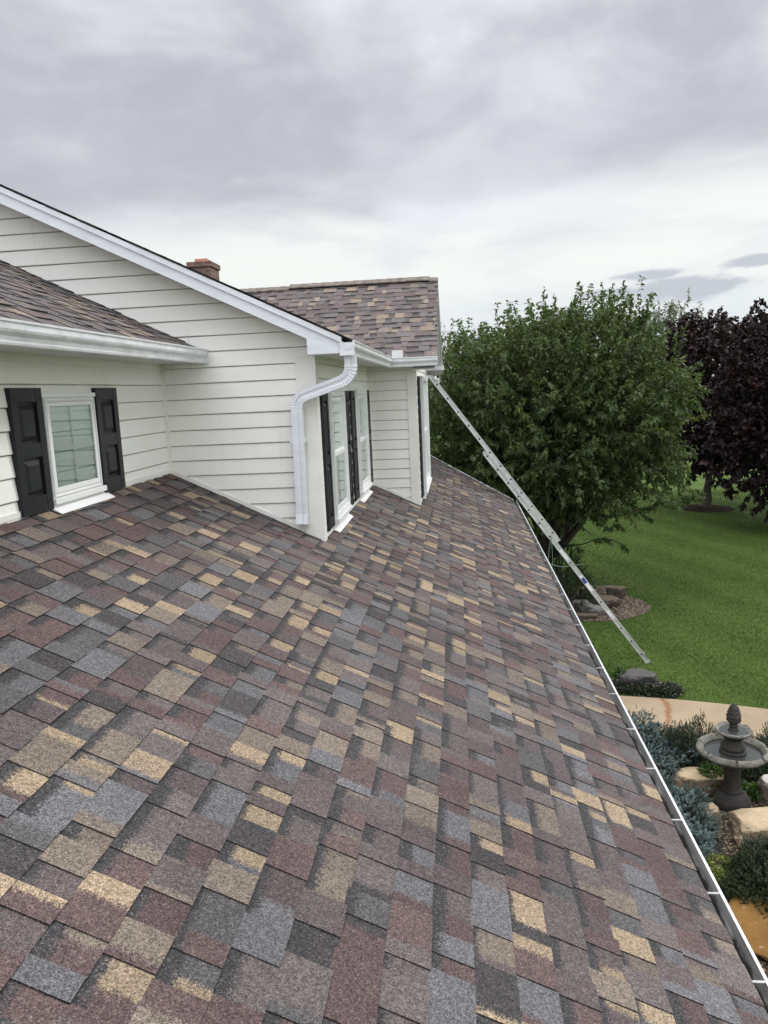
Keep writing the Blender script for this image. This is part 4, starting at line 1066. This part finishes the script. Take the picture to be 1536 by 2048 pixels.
def woods():
    rng = np.random.default_rng(3); N = 90000
    k = rng.integers(0, 70, N); cx = rng.uniform(-60, 95, 70); cy = rng.uniform(78, 100, 70); h = rng.uniform(4.0, 7.5, 70)
    d = rng.normal(0, 1, (N, 3)); d /= np.linalg.norm(d, axis=1)[:, None]; rad = (0.6 + 0.4 * rng.random(N))[:, None]
    p = np.c_[cx[k], cy[k], GZ + h[k] * 0.5] + d * rad * np.c_[h[k] * 0.62, h[k] * 0.5, h[k] * 0.52]
    V, T = leaves(rng, p, rng.normal(0, 1, (N, 3)), rng.uniform(0.35, 0.7, N), rng.uniform(0.12, 0.25, N), 0.2)
    o = np_mesh("distant_woods", V, T, M_woods, None, {'shade': np.repeat(rng.random(N), 4), 'tone': np.zeros(N * 4)})
    structure(o, 'stuff')
woods()

# ------------------------------------------------------------------ shrubs
def brush_shrub(name, label, c, r, n, per, nl, nw, mat, seed, group, lift, tl, rough=0.14, cat="shrub", sweep=0.8):
    """conifer shrub: many short twigs set round with needles"""
    rng = np.random.default_rng(seed); C = np.array(c); Rd = np.array(r)
    root = thing(name, label, cat, c, group)
    d = rng.normal(0, 1, (n, 3)); d[:, 2] = np.abs(d[:, 2]) * 0.9 + 0.02; d /= np.linalg.norm(d, axis=1)[:, None]
    ph = rng.uniform(0, 6.28, 4)
    lump = 1 + rough * (np.sin(6 * d[:, 0] + ph[0]) * np.sin(6 * d[:, 1] + ph[1]) + 0.8 * np.sin(9 * d[:, 2] + ph[2])) + rng.normal(0, 0.05, n)
    cl = rng.normal(0, 1, (46, 3)); cl[:, 2] = np.abs(cl[:, 2]); cl /= np.linalg.norm(cl, axis=1)[:, None]
    near = (d @ cl.T).max(1); lump = lump * (0.80 + 0.24 * np.clip((near - 0.86) / 0.14, 0, 1))
    p = C + d * Rd * (lump * (0.72 + 0.28 * rng.random(n) ** 0.5))[:, None]
    td = d * 0.9 + rng.normal(0, 0.5, (n, 3)); td[:, 2] += lift; td /= np.linalg.norm(td, axis=1)[:, None]
    L = rng.uniform(*tl, n); idx = np.repeat(np.arange(n), per); s_ = rng.random(n * per)
    b = p[idx] + td[idx] * (L[idx] * s_)[:, None]
    a = rng.normal(0, 1, (n * per, 3)); a -= td[idx] * (a * td[idx]).sum(1)[:, None]; a /= np.linalg.norm(a, axis=1)[:, None]
    ax = a + td[idx] * sweep; ax /= np.linalg.norm(ax, axis=1)[:, None]
    side = np.cross(ax, td[idx]); side /= np.linalg.norm(side, axis=1)[:, None] + 1e-9
    ln = nl * rng.uniform(0.7, 1.2, n * per) * (1 - 0.5 * s_); w = nw
    V = np.stack([b - side * w, b + side * w, b + ax * ln[:, None]], 1).reshape(-1, 3)
    V[:, 2] = np.maximum(V[:, 2], GZ + 0.004)
    sh = np.clip(np.repeat(rng.random(n), per) * 0.5 + 0.5 * s_, 0, 1)
    np_mesh("foliage", V, np.arange(len(V)).reshape(-1, 3), mat, root, {'shade': sh, 'tone': sh * 0})
    m = MB()
    for i in range(0, n, 8):
        q = Vector(p[i]); t = Vector(td[i]); m.tube([Vector(c) + Vector((0, 0, 0.05)), Vector(c).lerp(q, 0.6), q, q + t * L[i] * 0.9], [0.010, 0.006, 0.004, 0.002], 4, 0, False)
    m.build("stem", M_bark, root)
    return root
SP = "dwarf blue spruces by the house"; YW = "dark yew shrubs around the fountain"
brush_shrub("spruce_shrub", "blue spruce shrub beyond, between the path and the gutter", (2.15, 9.95, GZ), (0.72, 0.72, 0.60), 3600, 46, 0.024, 0.0036, M_spruce, 61, SP, 0.1, (0.035, 0.075), 0.2, sweep=0.45)
brush_shrub("spruce_shrub", "blue spruce shrub nearest the camera, left of the buff boulders", (2.12, 8.30, GZ), (0.58, 0.78, 0.52), 3600, 46, 0.026, 0.0038, M_spruce, 62, SP, 0.1, (0.04, 0.085), 0.2, sweep=0.45)
brush_shrub("yew_shrub", "dark yew behind the fountain on its left", (2.95, 9.85, GZ), (0.55, 0.50, 0.50), 2800, 40, 0.022, 0.0038, M_yew, 63, YW, 0.5, (0.05, 0.11), 0.2, sweep=0.6)
brush_shrub("yew_shrub", "dark yew behind the fountain on its right", (3.95, 9.70, GZ), (0.62, 0.48, 0.48), 2800, 40, 0.022, 0.0038, M_yew, 64, YW, 0.5, (0.05, 0.11), 0.2, sweep=0.6)
brush_shrub("yew_shrub", "dark yew in front of the flat buff boulder at the right edge", (3.02, 7.28, GZ), (0.50, 0.45, 0.40), 3000, 42, 0.022, 0.0036, M_yew, 65, YW, 0.45, (0.045, 0.10), 0.2, sweep=0.6)
brush_shrub("yew_shrub", "tall dark yew in the stone bed beside the ladder", (2.25, 17.4, GZ), (0.62, 0.62, 1.35), 900, 40, 0.04, 0.007, M_yew, 66, None, 0.9, (0.12, 0.28))
def leafy_plant(name, label, pts, n, leaf, mat, seed, spread, height, group=None, cat="plant"):
    rng = np.random.default_rng(seed); pts = np.array(pts); i = rng.integers(0, len(pts), n)
    r = spread * np.sqrt(rng.random(n)); a = rng.random(n) * 6.283
    dome = np.sqrt(np.maximum(0.05, 1 - (r / spread) ** 2))
    p = np.c_[pts[i, 0] + r * np.cos(a), pts[i, 1] + r * np.sin(a), GZ + 0.01 + height * dome * (0.35 + 0.65 * rng.random(n) ** 0.5)]
    ax = np.c_[np.cos(a), np.sin(a), rng.normal(0.35, 0.5, n)] + rng.normal(0, 0.4, (n, 3))
    ln = rng.uniform(leaf[0], leaf[1], n); V, T = leaves(rng, p, ax, ln, ln * leaf[2], 0.2)
    root = thing(name, label, cat, (pts[:, 0].mean(), pts[:, 1].mean(), GZ), group)
    np_mesh("foliage", V, T, mat, root, {'shade': np.repeat(rng.random(n), 4), 'tone': np.zeros(n * 4)})
    m = MB()
    for j in range(0, n, max(1, n // 60)): m.tube([(pts[:, 0].mean(), pts[:, 1].mean(), GZ + 0.01), (pts[i[j], 0], pts[i[j], 1], GZ + 0.015), tuple(p[j])], [0.004, 0.003, 0.002], 4, 0, False)
    m.build("stem", M_bark2, root)
    return root
leafy_plant("groundcover_plant", "low chartreuse plant between the gutter and the ochre slab", [(2.42, 7.45), (2.58, 7.32), (2.35, 7.25), (2.55, 7.6)], 1500, (0.025, 0.045, 0.32), M_chart, 71, 0.20, 0.13)
leafy_plant("fern", "fresh green plant left of the fountain pedestal", [(2.98, 9.22)], 420, (0.05, 0.10, 0.20), M_fern, 72, 0.17, 0.34, "small green plants beside the fountain")
leafy_plant("fern", "low fresh green plant right of the fountain pedestal", [(3.38, 9.10), (3.50, 9.05)], 420, (0.04, 0.08, 0.24), M_fern, 73, 0.13, 0.18, "small green plants beside the fountain")
leafy_plant("ivy_plant", "dark low ivy trailing around the grey rock beside the path", [(2.62, 12.45), (2.8, 12.35), (3.0, 12.3), (3.2, 12.25), (3.32, 12.35), (2.5, 12.5), (2.75, 12.85)], 2600, (0.035, 0.06, 0.40), M_ivy, 74, 0.19, 0.15)
leafy_plant("iris_plant", "small pale leaved plant behind the grey rock", [(2.72, 13.05)], 160, (0.08, 0.16, 0.14), M_fern, 75, 0.12, 0.16)

# ------------------------------------------------------------------ boulders
def boulder(name, label, c, r, seed, mat, group=None, flat=0.6, facets=9, cat="boulder", rot=0.0, tilt=0.0):
    rr = random.Random(seed); bm = bmesh.new(); bmesh.ops.create_icosphere(bm, subdivisions=5, radius=1.0)
    planes = [(Vector((rr.gauss(0, 1), rr.gauss(0, 1), rr.gauss(0, .45))).normalized(), rr.uniform(0.66, 0.92)) for _ in range(facets)] + [(Vector((rr.uniform(-.10, .10) + tilt, rr.uniform(-.10, .10), 1)).normalized(), flat)]
    M3 = Matrix.Rotation(rot, 3, 'Z')
    for v in bm.verts:
        p = v.co.copy()
        for n_, d_ in planes:
            k = p.dot(n_)
            if k > d_: p -= n_ * (k - d_) * 0.93
        q = p * 2.2 + Vector((seed * 1.3, 0, 0))
        p += v.co * (0.075 * mnoise.noise(q) + 0.03 * mnoise.noise(q * 3.1) + 0.014 * mnoise.noise(q * 8.0))
        v.co = M3 @ Vector((p.x * r[0], p.y * r[1], p.z * r[2])) + Vector((c[0], c[1], GZ + c[2]))
    me = bpy.data.meshes.new(name); bm.to_mesh(me); bm.free(); me.materials.append(mat)
    me.polygons.foreach_set('use_smooth', [True] * len(me.polygons))
    o = bpy.data.objects.new(name, me); COL.objects.link(o)
    return tag(o, label, cat, group)
BG = "buff boulders around the fountain"; IG = "fieldstones in the stone bed"
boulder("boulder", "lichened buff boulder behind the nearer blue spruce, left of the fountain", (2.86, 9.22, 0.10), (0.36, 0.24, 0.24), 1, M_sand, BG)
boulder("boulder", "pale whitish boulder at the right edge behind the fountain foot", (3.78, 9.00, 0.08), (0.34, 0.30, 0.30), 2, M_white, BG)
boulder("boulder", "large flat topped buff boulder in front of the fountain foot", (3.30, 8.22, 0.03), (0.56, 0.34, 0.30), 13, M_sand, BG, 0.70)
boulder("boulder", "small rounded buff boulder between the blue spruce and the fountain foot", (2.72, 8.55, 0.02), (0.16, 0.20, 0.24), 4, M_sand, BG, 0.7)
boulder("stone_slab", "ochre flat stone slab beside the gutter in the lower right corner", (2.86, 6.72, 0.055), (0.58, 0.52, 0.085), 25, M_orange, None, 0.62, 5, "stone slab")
boulder("boulder", "dark grey rock by the path with ivy around it", (2.88, 12.66, 0.06), (0.40, 0.30, 0.30), 6, M_grey)
for i, (x, y, zz, rx, ry, rz, mt, lb) in enumerate((
        (2.62, 17.05, 0.08, 0.30, 0.26, 0.26, M_palegrey, "pale grey fieldstone behind the ladder, left one of the pale pair"),
        (2.92, 16.85, 0.05, 0.28, 0.22, 0.20, M_palegrey, "pale grey fieldstone lying flat behind the ladder, right one of the pale pair"),
        (3.05, 18.05, 0.10, 0.46, 0.30, 0.32, M_tan, "long brown fieldstone at the back of the stone bed"),
        (3.55, 18.15, 0.08, 0.34, 0.28, 0.30, M_tan, "brown fieldstone at the back right end of the stone bed"),
        (3.22, 17.45, 0.06, 0.34, 0.26, 0.24, M_tan, "brown fieldstone in the middle of the stone bed, right of the ladder"),
        (2.50, 16.50, 0.03, 0.42, 0.16, 0.14, M_tan, "low tan edging stone at the front of the stone bed"))):
    boulder("boulder", lb, (x, y, zz), (rx, ry, rz), 30 + i, mt, IG, 0.62, 8)

# ------------------------------------------------------------------ fountain
def fountain():
    C = Vector((3.125, 8.92, GZ)); ft = thing("fountain", "dark cast stone two tier garden fountain with a pine cone finial", "fountain", C)
    m = MB()
    def flute(r, z, a, i):
        k = 1.0
        if 0.24 < z < 0.50: k = 1 - 0.05 * (0.5 + 0.5 * math.cos(12 * a))
        return r * k, z
    m.lathe(C, [(0.205, -0.02), (0.213, 0.02), (0.215, 0.07), (0.207, 0.10), (0.19, 0.115), (0.185, 0.13), (0.165, 0.155), (0.125, 0.175), (0.118, 0.19), (0.122, 0.205), (0.108, 0.225), (0.100, 0.26), (0.095, 0.36), (0.095, 0.44), (0.102, 0.49), (0.125, 0.53), (0.15, 0.555), (0.16, 0.575)], 48, 0, flute)
    m.build("pedestal", M_fountain, ft, smooth=True)
    m = MB()
    prof = [(0.10, 0.560), (0.20, 0.575), (0.29, 0.60), (0.335, 0.630), (0.352, 0.660), (0.385, 0.672), (0.402, 0.695), (0.400, 0.722), (0.380, 0.742), (0.352, 0.742), (0.330, 0.722), (0.318, 0.695), (0.30, 0.662), (0.22, 0.628), (0.10, 0.618), (0.02, 0.616)]
    nl = 7
    def lobe(r, z, a, i):
        if 4 <= i <= 11:
            w = ((a * nl / (2 * math.pi)) % 1.0); edge = min(w, 1 - w)
            dip = 0.030 * math.exp(-(edge / 0.035) ** 2)
            n = 0.007 * mnoise.noise(Vector((math.cos(a) * 6, math.sin(a) * 6, i * 0.7)))
            if i in (5, 6, 7, 8, 9, 10): r = r - dip * (1 if i < 9 else -0.6) + n + 0.010 * math.sin(math.pi * w); z = z - dip * 0.5 + n
        return r, z
    m.lathe(C, prof, 112, 0, lobe)
    for i in range(len(m.m)):
        ringi = i // 112
        m.m[i] = 1 if 4 <= ringi <= 10 else 0
    m.build("basin", [M_fountain, M_rim], ft, smooth=True)
    m = MB(); o = C + Vector((0, 0, 0.676)); m.v += [tuple(o + Vector((math.cos(i * math.pi / 24) * 0.309, math.sin(i * math.pi / 24) * 0.309, 0))) for i in range(48)]; m.f.append(tuple(range(48))); m.m.append(0)
    m.build("water", M_water, ft)
    m = MB(); m.lathe(C, [(0.135, 0.615), (0.150, 0.66), (0.150, 0.70), (0.125, 0.72), (0.14, 0.745), (0.132, 0.775), (0.095, 0.80), (0.085, 0.83), (0.11, 0.86), (0.12, 0.872)], 36)
    m.build("riser", M_fountain, ft, smooth=True)
    m = MB()
    def scal(r, z, a, i):
        if 2 <= i <= 6:
            w = abs(math.sin(a * 4)); r *= 1 + 0.055 * (w - 0.5) ; z += 0.010 * (w - 0.5) + 0.005 * mnoise.noise(Vector((math.cos(a) * 5, math.sin(a) * 5, i)))
        return r, z
    m.lathe(C, [(0.07, 0.865), (0.12, 0.885), (0.175, 0.915), (0.200, 0.935), (0.207, 0.958), (0.197, 0.972), (0.178, 0.966), (0.155, 0.945), (0.09, 0.925), (0.02, 0.922)], 96, 0, scal)
    for i in range(len(m.m)): m.m[i] = 1 if 3 <= i // 96 <= 6 else 0
    m.build("upper_bowl", [M_fountain, M_rim], ft, smooth=True)
    m = MB(); o = C + Vector((0, 0, 0.950)); m.v += [tuple(o + Vector((math.cos(i * math.pi / 18) * 0.152, math.sin(i * math.pi / 18) * 0.152, 0))) for i in range(36)]; m.f.append(tuple(range(36))); m.m.append(0)
    m.build("water", M_water, ft)
    m = MB()
    def cone(r, z, a, i):
        if z > 1.05: r *= 1 + 0.07 * math.cos(7 * a + i * math.pi) * (1 if z < 1.24 else 0.3)
        return r, z
    m.lathe(C, [(0.065, 0.92), (0.058, 0.96), (0.042, 0.99), (0.05, 1.01), (0.038, 1.03), (0.05, 1.05), (0.078, 1.07), (0.082, 1.09), (0.074, 1.105), (0.080, 1.12), (0.081, 1.14), (0.068, 1.155), (0.072, 1.17), (0.070, 1.19), (0.056, 1.205), (0.058, 1.22), (0.050, 1.24), (0.034, 1.255), (0.026, 1.275), (0.010, 1.285)], 56, 0, cone)
    m.build("finial", M_fountain, ft, smooth=True)
fountain()
